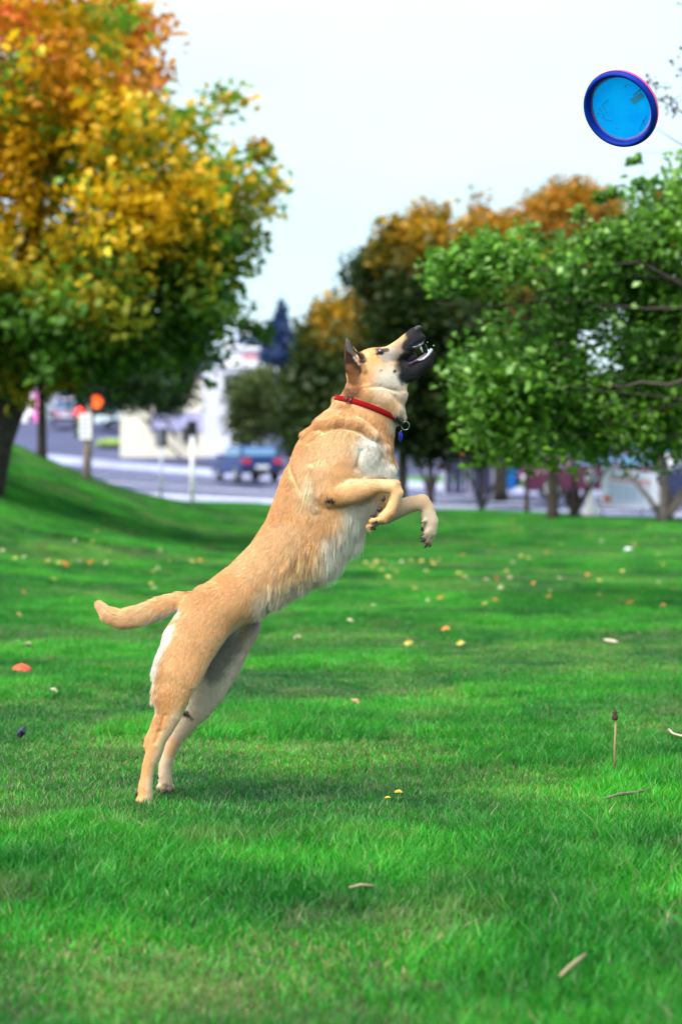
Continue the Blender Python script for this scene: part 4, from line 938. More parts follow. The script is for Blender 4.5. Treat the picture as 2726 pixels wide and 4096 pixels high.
def sdf(p):
    g_ = (np.asarray(p) - [X0, Y0, Z0]) / ST; i = np.clip(np.floor(g_).astype(int), 0, np.array(G.shape) - 2); f = g_ - i; o = 0
    for a in (0, 1):
        for b in (0, 1):
            for c in (0, 1): o = o + (f[:, 0] if a else 1 - f[:, 0]) * (f[:, 1] if b else 1 - f[:, 1]) * (f[:, 2] if c else 1 - f[:, 2]) * G[i[:, 0] + a, i[:, 1] + b, i[:, 2] + c]
    return o
def grad(p, h=5.0):
    g_ = np.stack([sdf(p + np.eye(3)[a] * h) - sdf(p - np.eye(3)[a] * h) for a in range(3)], -1); return g_ / (np.linalg.norm(g_, axis=1)[:, None] + 1e-9)

# folds of skin and muscle lines on the near side, laid along the surface
def sd0(x, y):
    z = np.linspace(-205, 195, 401); v_ = sdf(np.stack([np.full(401, float(x)), np.full(401, float(y)), z], -1)); return z[np.argmax(v_ < 0)] if (v_ < 0).any() else 0
def ridge(pts, rr, k, off=4, cut=False):
    P = [(x, y, sd0(x, y) + off) for x, y in pts]
    for p, q in zip(P[:-1], P[1:]): put(G, p, q, rr, rr, 1, k=k, cut=cut)
ridge([(1222, 1742), (1275, 1704), (1350, 1690), (1430, 1700), (1488, 1742)], 17, 16, 6)
ridge([(1240, 1772), (1290, 1732), (1360, 1716), (1430, 1726), (1480, 1765)], 6, 16, 0, True)
ridge([(1400, 1572), (1470, 1578), (1535, 1600), (1575, 1640)], 22, 26, 10)
ridge([(1455, 1556), (1520, 1548), (1585, 1562)], 5, 14, 0, True)
ridge([(1150, 1840), (1165, 1900), (1200, 1960)], 5, 26, 0, True)
ridge([(1245, 1880), (1240, 1960), (1262, 2030)], 14, 16, 6)
ridge([(1535, 1790), (1552, 1870), (1548, 1905)], 14, 18, 6)
ridge([(1440, 1800), (1425, 1870), (1450, 1905)], 7, 18, 0, True)
ridge([(668, 2850), (645, 2915), (628, 2960)], 3, 14, 0, True)
bv, bq = surf_nets(G)
# coat colours by place on the body
TAN = np.array([.76, .43, .195]); CRM = np.array([.74, .57, .37]); WHT = np.array([.85, .79, .70]); RED = np.array([.58, .28, .10]); BRN = np.array([.26, .10, .035]); BLK = np.array([.012, .011, .014]); GRY = np.array([.40, .37, .36])
TANL = np.array([.76, .50, .27]); GRB = np.array([.50, .38, .27]); GRW = np.array([.66, .56, .45])
def pdist(p, line):
    line = np.array(line, float); best = np.full(len(p), 1e9)
    if len(line) == 1: return np.hypot(p[:, 0] - line[0, 0], p[:, 1] - line[0, 1])
    for a, b in zip(line[:-1], line[1:]):
        d_ = b - a; t = np.clip(((p[:, 0] - a[0]) * d_[0] + (p[:, 1] - a[1]) * d_[1]) / (d_ @ d_), 0, 1)
        best = np.minimum(best, np.hypot(p[:, 0] - a[0] - d_[0] * t, p[:, 1] - a[1] - d_[1] * t))
    return best
NEAR, FAR = (-999, -40), (45, 999)
COATS = [ # polyline, radius, softness, colour, strength, depth range
    ([(1190, 1800), (1110, 1960), (1040, 2110), (920, 2255), (800, 2335)], 55, 70, RED, .55, None),
    ([(1330, 1780), (1260, 1850), (1230, 2000)], 30, 60, TANL, .8, None),
    ([(1360, 1770), (1420, 1740)], 40, 50, TANL, .8, None),
    ([(1240, 1700), (1330, 1690), (1420, 1700), (1490, 1760)], 8, 16, RED, .6, None),
    ([(1530, 1700), (1555, 1790)], 25, 40, RED, .45, None),
    ([(1020, 2260), (1150, 2150)], 40, 60, TANL, .6, None),
    ([(1440, 2100), (1380, 2220), (1270, 2290), (1150, 2350), (1080, 2410)], 36, 60, CRM, .95, None),
    ([(1440, 2030), (1420, 2120), (1350, 2200)], 40, 60, WHT * .95, .8, None),
    ([(1300, 2290), (1200, 2345), (1110, 2400), (1070, 2440)], 30, 40, GRW, .85, None),
    ([(1478, 1800), (1492, 1880)], 30, 62, WHT, 1, (-999, 40)),
    ([(1560, 1880), (1560, 1930)], 24, 24, WHT, .9, None),
    ([(1236, 1915), (1236, 1970), (1256, 2020)], 5, 17, CRM * 1.05, .85, (-999, -30)),
    ([(1600, 1560), (1600, 1650), (1590, 1700)], 22, 30, GRW, .8, None),
    ([(1470, 1590), (1560, 1600)], 26, 30, TAN * 1.05, .8, None),
    ([(1545, 1560), (1590, 1540)], 34, 40, CRM, .7, None),
    ([(1545, 1515), (1580, 1515)], 14, 70, WHT * .95, .75, None),
    ([(1460, 1440), (1490, 1415)], 26, 26, np.array([.70, .36, .14]), .9, None),
    ([(1440, 1500), (1420, 1560), (1380, 1600)], 18, 34, RED * .8, .8, None),
    ([(1540, 1430), (1590, 1416)], 16, 20, GRY * .85, .85, None),
    ([(1590, 1385), (1625, 1350)], 12, 16, RED * .8, .6, None),
    ([(1618, 1392), (1602, 1425)], 22, 26, GRB * .5, .85, None),
    ([(1618, 1458), (1640, 1492), (1692, 1470), (1735, 1410)], 26, 26, BLK, 1, None),
    ([(1628, 1512), (1655, 1512)], 18, 24, BLK, 1, None),
    ([(1634, 1388), (1656, 1354), (1680, 1342)], 25, 18, BLK, 1, None),
    ([(1640, 1334), (1662, 1318)], 14, 16, BLK, 1, None),
    ([(1622, 1420), (1614, 1455)], 9, 16, BLK, .9, None),
    ([(1508, 1402), (1530, 1406), (1546, 1403)], 5, 8, BLK, .85, None),
    ([(1510, 1418), (1522, 1416)], 5, 5, BLK, .9, None),
    ([(1577, 1488)], 5, 3, BLK, 1, None), ([(1524, 1486)], 3, 3, BRN, .9, None), ([(1470, 1420)], 4, 3, CRM, .9, None),
    # ears
    ([(1380, 1360), (1382, 1420), (1398, 1470), (1418, 1480)], 26, 12, BRN * .10, 1, None),
    ([(1384, 1360), (1396, 1400), (1430, 1430)], 8, 6, GRY * .25, 1, (-999, -50)),
    ([(1396, 1500), (1412, 1545)], 26, 22, BRN * .8, .9, (-999, -10)),
    ([(1415, 1434), (1436, 1462), (1448, 1456)], 3, 3, np.array([.5, .34, .28]), .9, (-999, -50)),
    ([(1440, 1420), (1450, 1445)], 10, 8, BLK, .95, None),
    ([(1400, 1400), (1430, 1440)], 30, 10, BRN * .3, 1, (50, 999)),
    # legs
    ([(1340, 1990), (1420, 1960), (1568, 1950), (1572, 2010), (1530, 2070), (1485, 2098)], 42, 14, TAN, 1, (-999, -97)),
    ([(1390, 1915), (1450, 1925), (1560, 1930)], 14, 24, TANL, .7, (-999, -60)),
    ([(1500, 1980), (1535, 1990), (1545, 1985)], 9, 12, RED, .9, (-999, -60)),
    ([(1596, 1960), (1600, 2010)], 16, 18, TANL, .8, (-999, -60)),
    ([(1340, 2025), (1420, 2012), (1470, 1996)], 8, 14, GRB * .7, .7, (-999, -60)),  # forearm underside painted darker, shade put into the coat
    ([(1322, 2000)], 40, 26, RED, .6, (-999, -60)),
    ([(1308, 1998), (1330, 2002)], 8, 5, BLK, 1, (-999, -60)), ([(1314, 2026)], 5, 6, BRN, .8, (-999, -60)),
    ([(1500, 2098), (1530, 2092)], 8, 10, GRB * .45, .8, (-999, -60)),
    ([(1470, 2050), (1550, 2050), (1640, 2030)], 60, 30, GRB, .95, (50, 999)),
    ([(1640, 1995), (1700, 2000), (1740, 2060)], 20, 22, np.array([.62, .42, .26]), .85, (40, 999)),
    ([(1720, 2080), (1730, 2120)], 30, 24, np.array([.62, .50, .37]), .9, (40, 999)),
    ([(1690, 2150), (1715, 2170)], 14, 14, GRB * .6, .8, (40, 999)),
    ([(690, 2510), (645, 2580), (612, 2690), (606, 2780), (622, 2830)], 8, 26, WHT, .95, None),
    ([(1070, 2400), (960, 2450), (900, 2570), (850, 2650)], 18, 22, GRW, .9, (-60, 999)),
    ([(905, 2560), (860, 2640), (815, 2730), (770, 2810)], 12, 18, CRM, .75, (-999, -20)),
    ([(676, 2780), (660, 2850), (610, 2960), (592, 3080), (568, 3150)], 20, 26, RED * 1.05, .75, (-999, -20)),
    ([(720, 2850), (668, 2950), (640, 3030), (615, 3120), (608, 3190)], 14, 20, CRM * .9, .8, (-999, -20)),
    ([(1000, 2450), (900, 2600), (820, 2750), (760, 2870)], 140, 30, GRW * .85, .95, (20, 999)),
    ([(1020, 2430), (900, 2620), (850, 2700)], 24, 30, GRY * .5, .75, (5, 999)),
    ([(740, 2900), (690, 2990), (650, 3120)], 60, 20, GRB * 1.15, .9, (20, 999)),
    ([(690, 2980), (672, 3020)], 14, 16, RED, .6, (20, 999)),
    ([(732, 2862), (744, 2868)], 9, 5, BLK, 1, (10, 999)), ([(744, 2868), (765, 2886)], 4, 4, BLK, .9, (10, 999)),
    ([(650, 3160), (670, 3170)], 10, 10, GRB * .35, .9, (20, 999)),
    # tail
    ([(715, 2446), (650, 2474), (605, 2494)], 10, 18, WHT * .8, .85, None),
    ([(660, 2475), (625, 2490)], 14, 16, GRW * .8, .8, None), ([(600, 2440), (500, 2465)], 22, 30, TANL, .7, None),
    ([(560, 2510), (480, 2520)], 10, 12, GRB * .8, .7, None), ([(768, 2358), (750, 2364)], 7, 10, BRN * 1.3, .8, None), ([(400, 2420), (420, 2470)], 18, 20, np.array([.74, .46, .28]), .6, None),
]
def coat(p, vary=True):
    c = np.tile(TAN, (len(p), 1)) * (1 + (fbm(p, 1 / 45., 14, 3) - .5) * .2)[:, None]; n_ = (fbm(p * [1, 1, .7], 1 / 22., 4, 3) - .5) * 40 if vary else 0
    for line, rr, so, col, st_, dr in COATS:
        w = 1 - sstep(pdist(p, line) + n_ * min(1, so / 30), rr, rr + so); w = w * st_
        if dr: w = w * sstep(p[:, 2], dr[0] - 12, dr[0] + 12) * (1 - sstep(p[:, 2], dr[1] - 12, dr[1] + 12))
        c = c * (1 - w[:, None]) + np.asarray(col) * w[:, None]
    # inside of the mouth, its darkness put into the colour
    inm = ((pdist(p, [(1626, 1448), (1664, 1425), (1690, 1410)]) < 23) & (np.abs(p[:, 2]) < 30))
    c[inm] = (.02, .012, .014)
    return c
FLOW = np.array([
    (1650, 1330, -1, .8, 4), (1600, 1400, -1, .8, 5), (1540, 1470, -1, .6, 9), (1480, 1440, -1, .5, 9), (1700, 1470, -1, .5, 5), (1640, 1510, -1, .4, 10), (1600, 1560, -.5, 1, 18), (1500, 1540, -.5, 1, 17),
    (1420, 1560, -.4, 1, 18), (1480, 1620, -.3, 1, 22), (1590, 1640, -.1, 1, 24), (1350, 1640, -.6, 1, 24), (1300, 1720, -.8, .8, 22), (1450, 1740, -.1, 1, 22), (1560, 1780, .1, 1, 28), (1570, 1880, .1, 1, 30),
    (1200, 1850, -.5, 1, 22), (1350, 1850, -.3, 1, 18), (1480, 1860, .1, 1, 18), (1245, 1960, -.1, 1, 34), (1330, 1930, -.2, 1, 15), (1320, 2020, .3, 1, 12), (1420, 1955, 1, .15, 10), (1430, 2005, .6, .8, 18), (1540, 1945, 1, 0, 7),
    (1590, 1990, -.2, 1, 7), (1540, 2060, -.8, .6, 7), (1490, 2095, -1, .3, 5), (1600, 2035, .8, .5, 13), (1540, 2080, .4, .9, 20), (1700, 2010, .7, .7, 8), (1730, 2080, 0, 1, 9), (1710, 2160, -.4, 1, 8),
    (1150, 2000, -.5, 1, 22), (1250, 2100, -.4, 1, 24), (1380, 2100, -.05, 1, 50), (1450, 2120, .1, 1, 56), (1350, 2220, .0, 1, 58), (1250, 2290, -.05, 1, 54), (1150, 2350, -.1, 1, 50), (1090, 2420, -.2, 1, 34),
    (1050, 2200, -.8, .9, 20), (950, 2280, -.8, .8, 18), (1000, 2350, -.5, 1, 20), (850, 2360, -.8, .9, 18), (800, 2450, -.6, 1, 18), (850, 2550, -.4, 1, 16), (730, 2560, -.4, 1, 16), (640, 2620, -.6, .9, 40), (618, 2740, -.7, .9, 46),
    (628, 2810, -.3, 1, 24), (720, 2720, -.3, 1, 13), (690, 2640, -.4, 1, 13), (676, 2740, -.4, 1, 12), (760, 2640, -.4, 1, 13), (700, 2560, -.4, 1, 14), (800, 2680, -.2, 1, 18), (690, 2850, -.3, 1, 10), (630, 2950, -.1, 1, 8), (600, 3080, -.1, 1, 8), (590, 3180, .1, 1, 9), (960, 2560, -.5, 1, 24), (850, 2780, -.5, 1, 14),
    (760, 2900, -.4, 1, 11), (680, 3000, -.3, 1, 9), (655, 3120, 0, 1, 11), (720, 2400, -1, .1, 18), (650, 2460, -.8, .7, 28), (560, 2490, -.9, .6, 26), (480, 2500, -1, .2, 22), (410, 2440, -.6, -.6, 16),
    (1400, 1440, -.3, -1, 4), (1385, 1380, -.1, -1, 4), (1420, 1500, -.5, .6, 8)], float)

bw = DN(bv); dog_base = np.array([bw[:, 0][bw[:, 2] < .06].mean(), DOGY, 0.0])
dog = empty('dog', dog_base, 0, 'tan shepherd type dog with a black muzzle leaping off its hind legs with open mouth', 'dog')
body = mesh_np('body', bw - dog_base, bq, M_skin, dog, True, cols=coat(bv) * .9)

# hair strands
r = np.random.default_rng(99)
tri = np.concatenate([bq[:, [0, 1, 2]], bq[:, [0, 2, 3]]]); ta = bv[tri]
ar = np.linalg.norm(np.cross(ta[:, 1] - ta[:, 0], ta[:, 2] - ta[:, 0]), axis=1) / 2
NH = 260000
ctr = ta.mean(1); near_w = np.where(ctr[:, 2] < 40, 1.25, .55)
near_w = near_w * np.where((ctr[:, 1] < 1600) & (ctr[:, 0] > 1360), 2.2, 1.0) * np.where(ctr[:, 1] > 2850, 1.6, 1)
pr_ = ar * near_w; pick = r.choice(len(tri), NH, p=pr_ / pr_.sum())
u = r.random((NH, 2)); sw_ = u.sum(1) > 1; u[sw_] = 1 - u[sw_]
root_p = ta[pick, 0] + (ta[pick, 1] - ta[pick, 0]) * u[:, :1] + (ta[pick, 2] - ta[pick, 0]) * u[:, 1:]
# no hair in the mouth, nose, eye or under the collar
COL_A, COL_B = np.array([1352., 1598.]), np.array([1592., 1688.])
dc = pdist(root_p, [COL_A, (1392, 1604), (1450, 1616), (1512, 1641), (1557, 1663), COL_B])
keep = dc > 9
keep &= ~((pdist(root_p, [(1626, 1448), (1664, 1425), (1700, 1405), (1712, 1385)]) < 23) & (np.abs(root_p[:, 2]) < 60))
keep &= pdist(root_p, [(1662, 1316), (1676, 1326)]) > 15
keep &= pdist(root_p, [(1521, 1411)]) > 9
root_p = root_p[keep]; NH = len(root_p)
nrm_h = grad(root_p)
wsum = 0; acc = np.zeros((NH, 3))
for f_ in FLOW:
    w = 1 / ((root_p[:, 0] - f_[0]) ** 2 + (root_p[:, 1] - f_[1]) ** 2 + 500) ** 1.8; wsum = wsum + w
    acc += w[:, None] * np.array([f_[2] / math.hypot(f_[2], f_[3]), f_[3] / math.hypot(f_[2], f_[3]), f_[4]])
acc /= wsum[:, None]; ln = acc[:, 2] * r.uniform(.7, 1.25, NH)
cn = fbm(root_p * [1, 1, 1], 1 / 12., 77, 2) - .5; cn2 = fbm(root_p, 1 / 40., 78, 2) - .5
fl = np.stack([acc[:, 0] + cn * .5 + cn2 * .5, acc[:, 1] + cn2 * .3, cn * .9 + r.normal(0, .10, NH)], -1); fl += r.normal(0, .13, (NH, 3))
fl -= nrm_h * (fl * nrm_h).sum(1)[:, None]; fl /= np.linalg.norm(fl, axis=1)[:, None] + 1e-9
longf = sstep(ln, 26, 44); lift = .30 + .20 * longf + r.normal(0, .06, NH) + cn * .12
lift = np.where((root_p[:, 1] < 1560) & (root_p[:, 0] > 1360), lift * .75, lift)
NP = 5; tt = np.linspace(0, 1, NP)
grav = np.array([0, 1, 0.0])
# strands gather into locks
cell = np.floor((root_p + r.normal(0, 2.5, (NH, 3))) / np.where(longf > .5, 24., 9.)[:, None]); key = (cell @ np.array([73856093, 19349663, 83492791])).astype(np.int64)
_, inv_ = np.unique(key, return_inverse=True); cs_ = np.bincount(inv_)[:, None]
cen_l = (np.stack([np.bincount(inv_, root_p[:, a]) for a in range(3)], -1) / cs_)[inv_]
P_ = np.empty((NH, NP, 3))
dirv = fl * np.cos(lift)[:, None] + nrm_h * np.sin(lift)[:, None]
lockr = r.random(len(cs_)); lock = lockr[inv_]; ln = ln * (1 + (lock - .4) * .45 * longf)
clump = (.04 + .74 * longf)[:, None] * r.uniform(.6, 1.1, (NH, 1))
for i, t in enumerate(tt):
    bend = dirv * (1 - .35 * t) + fl * (.35 * t) + grav * (.30 * t * t * longf)[:, None]
    P_[:, i] = root_p - nrm_h * 1.0 + bend * (ln * t)[:, None] + (cen_l - root_p) * clump * t ** 1.3
hc = bpy.data.hair_curves.new('fur'); hc.add_curves([NP] * NH)
pw = DN(P_.reshape(-1, 3)) - dog_base
hc.points.foreach_set('position', pw.astype(np.float32).ravel())
rad = np.interp(tt, [0, .5, 1], [1, .8, .15])[None, :] * (.00032 + .00014 * longf[:, None]) * r.uniform(.8, 1.2, (NH, 1))
rad = rad * np.where((root_p[:, 1] < 1600) & (root_p[:, 0] > 1360), .75, 1)[:, None]
hc.points.foreach_set('radius', rad.astype(np.float32).ravel())
hcol = coat(root_p + r.normal(0, 3, (NH, 3)))
hcol = hcol * (1 + (fbm(root_p, 1 / 7., 61, 2) - .5) * .34)[:, None] * r.uniform(.84, 1.14, (NH, 1)) * (1 + (lock - .5) * (.13 + .5 * longf))[:, None]; bk_ = (hcol.max(1) < .04) & (r.random(NH) < .16); hcol[bk_] = [.10, .10, .12]; dk = r.random(NH) < .05; hcol[dk] *= .55; lt = r.random(NH) < .05; hcol[lt] = hcol[lt] * .5 + .4 * (hcol[lt].mean(1)[:, None] > .1)
tick = (pdist(root_p, [(1400, 1690), (1500, 1730), (1540, 1800)]) < 55) & (fbm(root_p, 1 / 9., 5, 2) > .56); hcol[tick] *= [.78, .66, .55]
at_ = hc.attributes.new('col', 'FLOAT_COLOR', 'CURVE'); c4 = np.ones((NH, 4), np.float32); c4[:, :3] = np.clip(hcol, 0, .85); at_.data.foreach_set('color', c4.ravel())
hc.materials.append(M_fur); fo = bpy.data.objects.new('fur', hc); C.objects.link(fo); fo.parent = dog; tag(fo, kind='stuff')

def surf_d(sx, sy, side=-1, inset=0):       # depth of the near (or far) surface at a place
    z = np.linspace(-205, 195, 801) if side < 0 else np.linspace(195, -205, 801)
    v_ = sdf(np.stack([np.full(801, float(sx)), np.full(801, float(sy)), z], -1)); k = np.argmax(v_ < 0) if (v_ < 0).any() else 400
    return z[k] - side * inset
def dpart(m, name, mt, parent=None, smooth=True, bevel=0):
    m.v = [tuple(q) for q in (DN(np.array(m.v)) - dog_base)]; return m.build(name, mt, parent or dog, smooth, bevel=bevel)
for s_ in (-1, 1):
    e = dpart(MB().ball((1520, 1411, s_ * 47), 12.5, 20, 12), 'eye', M_eye)
# nose pad with nostril hollows
m = MB(); Mr = Matrix.Rotation(math.radians(-38), 4, 'Z')
m.ball((1665, 1320, 0), (23, 13, 19), 24, 14, Mr)
nv = np.array(m.v); 
for s_ in (-1, 1):
    d_ = np.linalg.norm(nv - [1680, 1322, s_ * 11], axis=1); nv += (np.array([1662, 1324, s_ * 6]) - nv) * (np.exp(-(d_ / 6.5) ** 2) * .5)[:, None]
m.v = [tuple(q) for q in nv]; dpart(m, 'nose', M_nose)
# lower lip and gum rim with foam, tongue, teeth
rim_path = [(1724, 1400, 0), (1719, 1409, 12), (1708, 1424, 20), (1692, 1438, 23), (1672, 1445, 24), (1650, 1452, 28), (1628, 1460, 34)]
near_rim = [(x, y, -z) for x, y, z in rim_path]
dpart(MB().tube(near_rim[:5], [7, 7, 6, 5, 3], 8), 'lip_rim', M_spit); dpart(MB().tube(rim_path[:5], [7, 7, 6, 5, 4], 8), 'lip_rim', M_spit)
dpart(MB().tube(near_rim[4:], [4, 4, 3], 8), 'lip_fold', M_gum)
dpart(MB().ball((1643, 1432, 20), (27, 21, 8), 20, 12, Matrix.Rotation(math.radians(-40), 4, 'Z')), 'mouth_dark_fill', M_black)  # added black ball, darkens the see-through mouth opening
dpart(MB().tube([(1648, 1393, -27), (1664, 1390, -27), (1680, 1384, -24), (1692, 1372, -20)], [5, 5, 4, 3], 8), 'lip_fold', mat('wet_lip', (.10, .10, .15), .2))
dpart(MB().tube([(1640, 1462, 0), (1668, 1448, 0), (1694, 1430, 0), (1704, 1416, 0)], [10, 12, 11, 6], 12), 'tongue', M_tongue)
for (a, b, rr) in [((1676, 1380, -19), (1688, 1412, -20), 5), ((1676, 1380, 19), (1692, 1410, 20), 5.5), ((1716, 1414, -11), (1710, 1399, -13), 4), ((1716, 1414, 11), (1710, 1399, 13), 4), ((1662, 1388, -20), (1663, 1396, -20), 3), ((1672, 1446, -20), (1669, 1438, -20), 3)]:
    a, b = np.array(a, float), np.array(b, float); dpart(MB().tube([a, a * .5 + b * .5, b], [rr, rr * .8, rr * .2], 8), 'tooth', M_tooth)
dpart(MB().tube([(1700, 1379, -8), (1706, 1392, -7), (1712, 1403, -6)], .45, 4), 'saliva_thread', M_spit)
# claws and pads
CL = [((1490, 2104, -138), (1476, 2106, -140), 4.5), ((1488, 2110, -122), (1473, 2115, -124), 4.5), ((1505, 2084, -146), (1484, 2088, -150), 5), ((1500, 2112, -106), (1488, 2118, -106), 4),
      ((1702, 2160, 64), (1683, 2172, 62), 6), ((1712, 2182, 80), (1697, 2198, 78), 6), ((1728, 2182, 100), (1716, 2196, 100), 5), ((1698, 2090, 66), (1680, 2095, 62), 5), ((1697, 2140, 64), (1684, 2146, 62), 5),
      ((558, 3192, -100), (561, 3217, -106), 5), ((576, 3208, -112), (580, 3222, -118), 4.5), ((600, 3212, -104), (604, 3226, -112), 4.5), ((614, 3208, -86), (618, 3222, -92), 4.5),
      ((632, 3166, 58), (630, 3182, 52), 4.5), ((650, 3174, 50), (650, 3190, 46), 4.5), ((670, 3174, 58), (672, 3188, 54), 4.5), ((680, 3166, 78), (684, 3182, 76), 4.5)]
for a, b, rr in CL:
    a, b = np.array(a, float), np.array(b, float); m_ = (a + b) / 2 + [0, 1.5, 0]; dpart(MB().tube([a, m_, b], [rr, rr * .75, rr * .18], 8), 'claw', M_claw)
PD = [((1531, 1996), 8, 12, -118, .3), ((1514, 2036), 13, 11, -124, -.5), ((1494, 2058), 7, 17, -134, .35), ((1475, 2080), 7, 18, -128, .25), ((1482, 2070), 6, 14, -116, .3), ((1690, 2120), 6, 9, 74, 0), ((1689, 2152), 6, 11, 76, 0),
      ((554, 3163), 6, 9, -84, 0), ((556, 3202), 6, 14, -76, -.25), ((625, 3122), 5, 11, 76, 0), ((636, 3164), 9, 8, 70, 0), ((1545, 1985), 0.1, .1, -118, 0)]
for (q, rx, ry, dd, ro) in PD[:-1]:
    dpart(MB().ball((q[0], q[1], dd), (rx, ry, 12), 14, 9, Matrix.Rotation(ro, 4, 'Z')), 'paw_pad', M_pad)
# whiskers
r2 = np.random.default_rng(5)
for q in range(14):
    x_, y_ = 1650 + r2.uniform(-20, 25), 1362 + r2.uniform(-10, 14); d0 = surf_d(x_, y_) ; dpart(MB().tube([(x_, y_, d0 + 2), (x_ - 4, y_ + 10, d0 - 22), (x_ - 22, y_ + 24, d0 - 38)], [.5, .4, .15], 4), 'whisker', M_trim)

# collar: runs round the neck where the photograph shows it
cc_ = np.array([(COL_A[0] + COL_B[0]) / 2, (COL_A[1] + COL_B[1]) / 2, 0.0]); ax_u = np.array([COL_B[0] - COL_A[0], COL_B[1] - COL_A[1], 0]); ax_u /= np.linalg.norm(ax_u)
ax_n = np.array([ax_u[1], -ax_u[0], 0]); ax_v = np.array([0, 0, 1.0]) + ax_n * -.17; ax_v /= np.linalg.norm(ax_v); wn_ = np.cross(ax_v, ax_u); wn_ /= np.linalg.norm(wn_)
NA = 96; ring = []
for i in range(NA):
    a = 2 * math.pi * i / NA; dv_ = ax_u * math.cos(a) + ax_v * math.sin(a); rr = np.linspace(40, 190, 301); vv_ = sdf(cc_ + dv_ * rr[:, None]); k = np.argmax(vv_ > 0); ring.append(rr[k])
ring = np.array(ring); ring = (np.roll(ring, 1) + ring + np.roll(ring, -1)) / 3
def cpt(a, off=0.0, side=0.0):
    i = (a / (2 * math.pi) * NA) % NA; i0 = int(i); f = i - i0; rr = ring[i0 % NA] * (1 - f) + ring[(i0 + 1) % NA] * f
    return cc_ + (ax_u * math.cos(a) + ax_v * math.sin(a)) * (rr + off) + wn_ * side
def band(a0, a1, n_, o0, o1, hw):
    m = MB(); v = []; 
    for i in range(n_ + 1):
        a = a0 + (a1 - a0) * i / n_
        for o_, s_ in ((o0, -hw), (o1, -hw * .9), (o1 + 1, 0), (o1, hw * .9), (o0, hw)): v.append(cpt(a, o_, s_))
    f = []
    for i in range(n_):
        for j in range(5): f.append([i * 5 + j, i * 5 + (j + 1) % 5, (i + 1) * 5 + (j + 1) % 5, (i + 1) * 5 + j])
    return m.add(v, f + [[0, 1, 2, 3, 4], [n_ * 5 + j for j in (4, 3, 2, 1, 0)]])
col_o = dpart(band(0, 2 * math.pi, NA, 0, 5.5, 11.5), 'collar', M_red); col_o['label'] = 'red webbing collar with a blue tag'
# near side of the neck is the half where ax_v is negative: angles pi..2pi
dpart(band(-.42, -.02, 10, 3, 10.5, 14.5), 'buckle', M_plast, col_o)
dpart(band(-.36, -.30, 3, 9, 12.5, 14), 'buckle_bar', M_plast, col_o); dpart(band(-.14, -.08, 3, 9, 12.5, 14), 'buckle_bar', M_plast, col_o)
for (a0, a1, s0) in ((-2.57, -2.53, 0), (-2.40, -2.36, 0)): dpart(band(a0, a1, 3, 4, 10, 14), 'slider_bar', M_plast, col_o)
for sd in (-13, 13):
    m = MB().tube([cpt(a, 8, sd) for a in np.linspace(-2.57, -2.36, 5)], 2.2, 6); dpart(m, 'slider_bar', M_plast, col_o)
rc = cpt(-.03, 16, -2) + np.array([3, 10, -10]); ringpts = [rc + np.array([math.cos(a) * 16, math.sin(a) * 17, math.sin(a) * 3]) for a in np.linspace(0, 2 * math.pi, 33)]
dpart(MB().tube(ringpts, 1.3, 8, False), 'ring', M_steel, col_o)
tg = MB().lathe([(.001, -1.2), (20, -1.2), (21, 0), (20, 1.2), (.001, 1.2)], 28, Matrix.Translation((rc[0] - 20, rc[1] + 44, rc[2] - 4)) @ Matrix.Rotation(math.radians(70), 4, 'Y'))
to = dpart(tg, 'name_tag', M_tag, col_o)
tl = MB().tube([rc + np.array([-14, 16, 2]), (rc[0] - 19, rc[1] + 26, rc[2] - 4)], 1.2, 6); dpart(tl, 'tag_link', M_steel, col_o)

# water drops thrown off the mouth
for q, (x_, y_, rr) in enumerate([(1708, 1371, 1.2), (1733, 1384, 1.9), (1711, 1341, .8), (1480, 2190, .8), (1420, 2330, .8)]):
    o = MB().ball((0, 0, 0), (rr * K, rr * K, rr * K * 1.3), 10, 8).build('water_drop', M_spit if q > 1 else mat('bright_drop', (.8, .85, .9), .05), None, True); o.location = tuple(D(x_, y_, -12))
    tag(o, {0: 'smaller of the two bright droplets in front of the open jaws', 1: 'largest bright droplet hanging before the lower jaw tip'}.get(q, 'tiny droplet flung from the wet dog'), 'droplet', None if q < 2 else 'tiny droplets flung off the dog')
# ------------------------------------------------------------------ flying disc
S = 4.003
def D(sx, sy, d=0): return np.array([(sx / S - 340.5) / F * DOGY, DOGY + d * K, CAMH - (sy / S - HY) / F * DOGY])
K = DOGY / F / S
t_ = math.radians(44); ph = math.radians(42)
nrm = Vector((-math.sin(t_) * math.cos(ph), -math.cos(t_), -math.sin(t_) * math.sin(ph)))
fr = empty('flying_disc', D(2479, 437), 0, 'bright blue flying disc with thick navy rim in mid air above the trees', 'flying disc')
fr.rotation_euler = nrm.to_track_quat('Z', 'Y').to_euler()
R = 159 * K
M_fl = attr_mat('disc_floor', .5, .62, .3)
M_rimb = mat('disc_rim', (.0, .022, .27), .6, spec=.15, noise=.25, nscale=30)
M_pinkd = mat('disc_top', (.85, .05, .22), .5)
prof = [(R * .868, -.010), (R * .86, .004), (R * .88, .013), (R * .93, .016), (R * .98, .009), (R * .995, -.002), (R * .98, -.011), (R * .93, -.015), (R * .86, -.014)]
MB().lathe([(R * .80, -.0125)] + prof, 72, close=False).build('rim', M_rimb, fr, True)
n0 = 40; vs, fs, cs = [], [], []
for i in range(n0 + 1):
    for j in range(72):
        rr = R * .86 * i / n0; a = 2 * math.pi * j / 72; vs.append((rr * math.cos(a), rr * math.sin(a), -.011 + .002 * math.cos(3 * a) * (i / n0)))
for i in range(n0):
    for j in range(72): fs.append([i * 72 + j, i * 72 + (j + 1) % 72, (i + 1) * 72 + (j + 1) % 72, (i + 1) * 72 + j])
vs = np.array(vs); nn_ = fbm(vs, 28, 3, 4)[:, None]
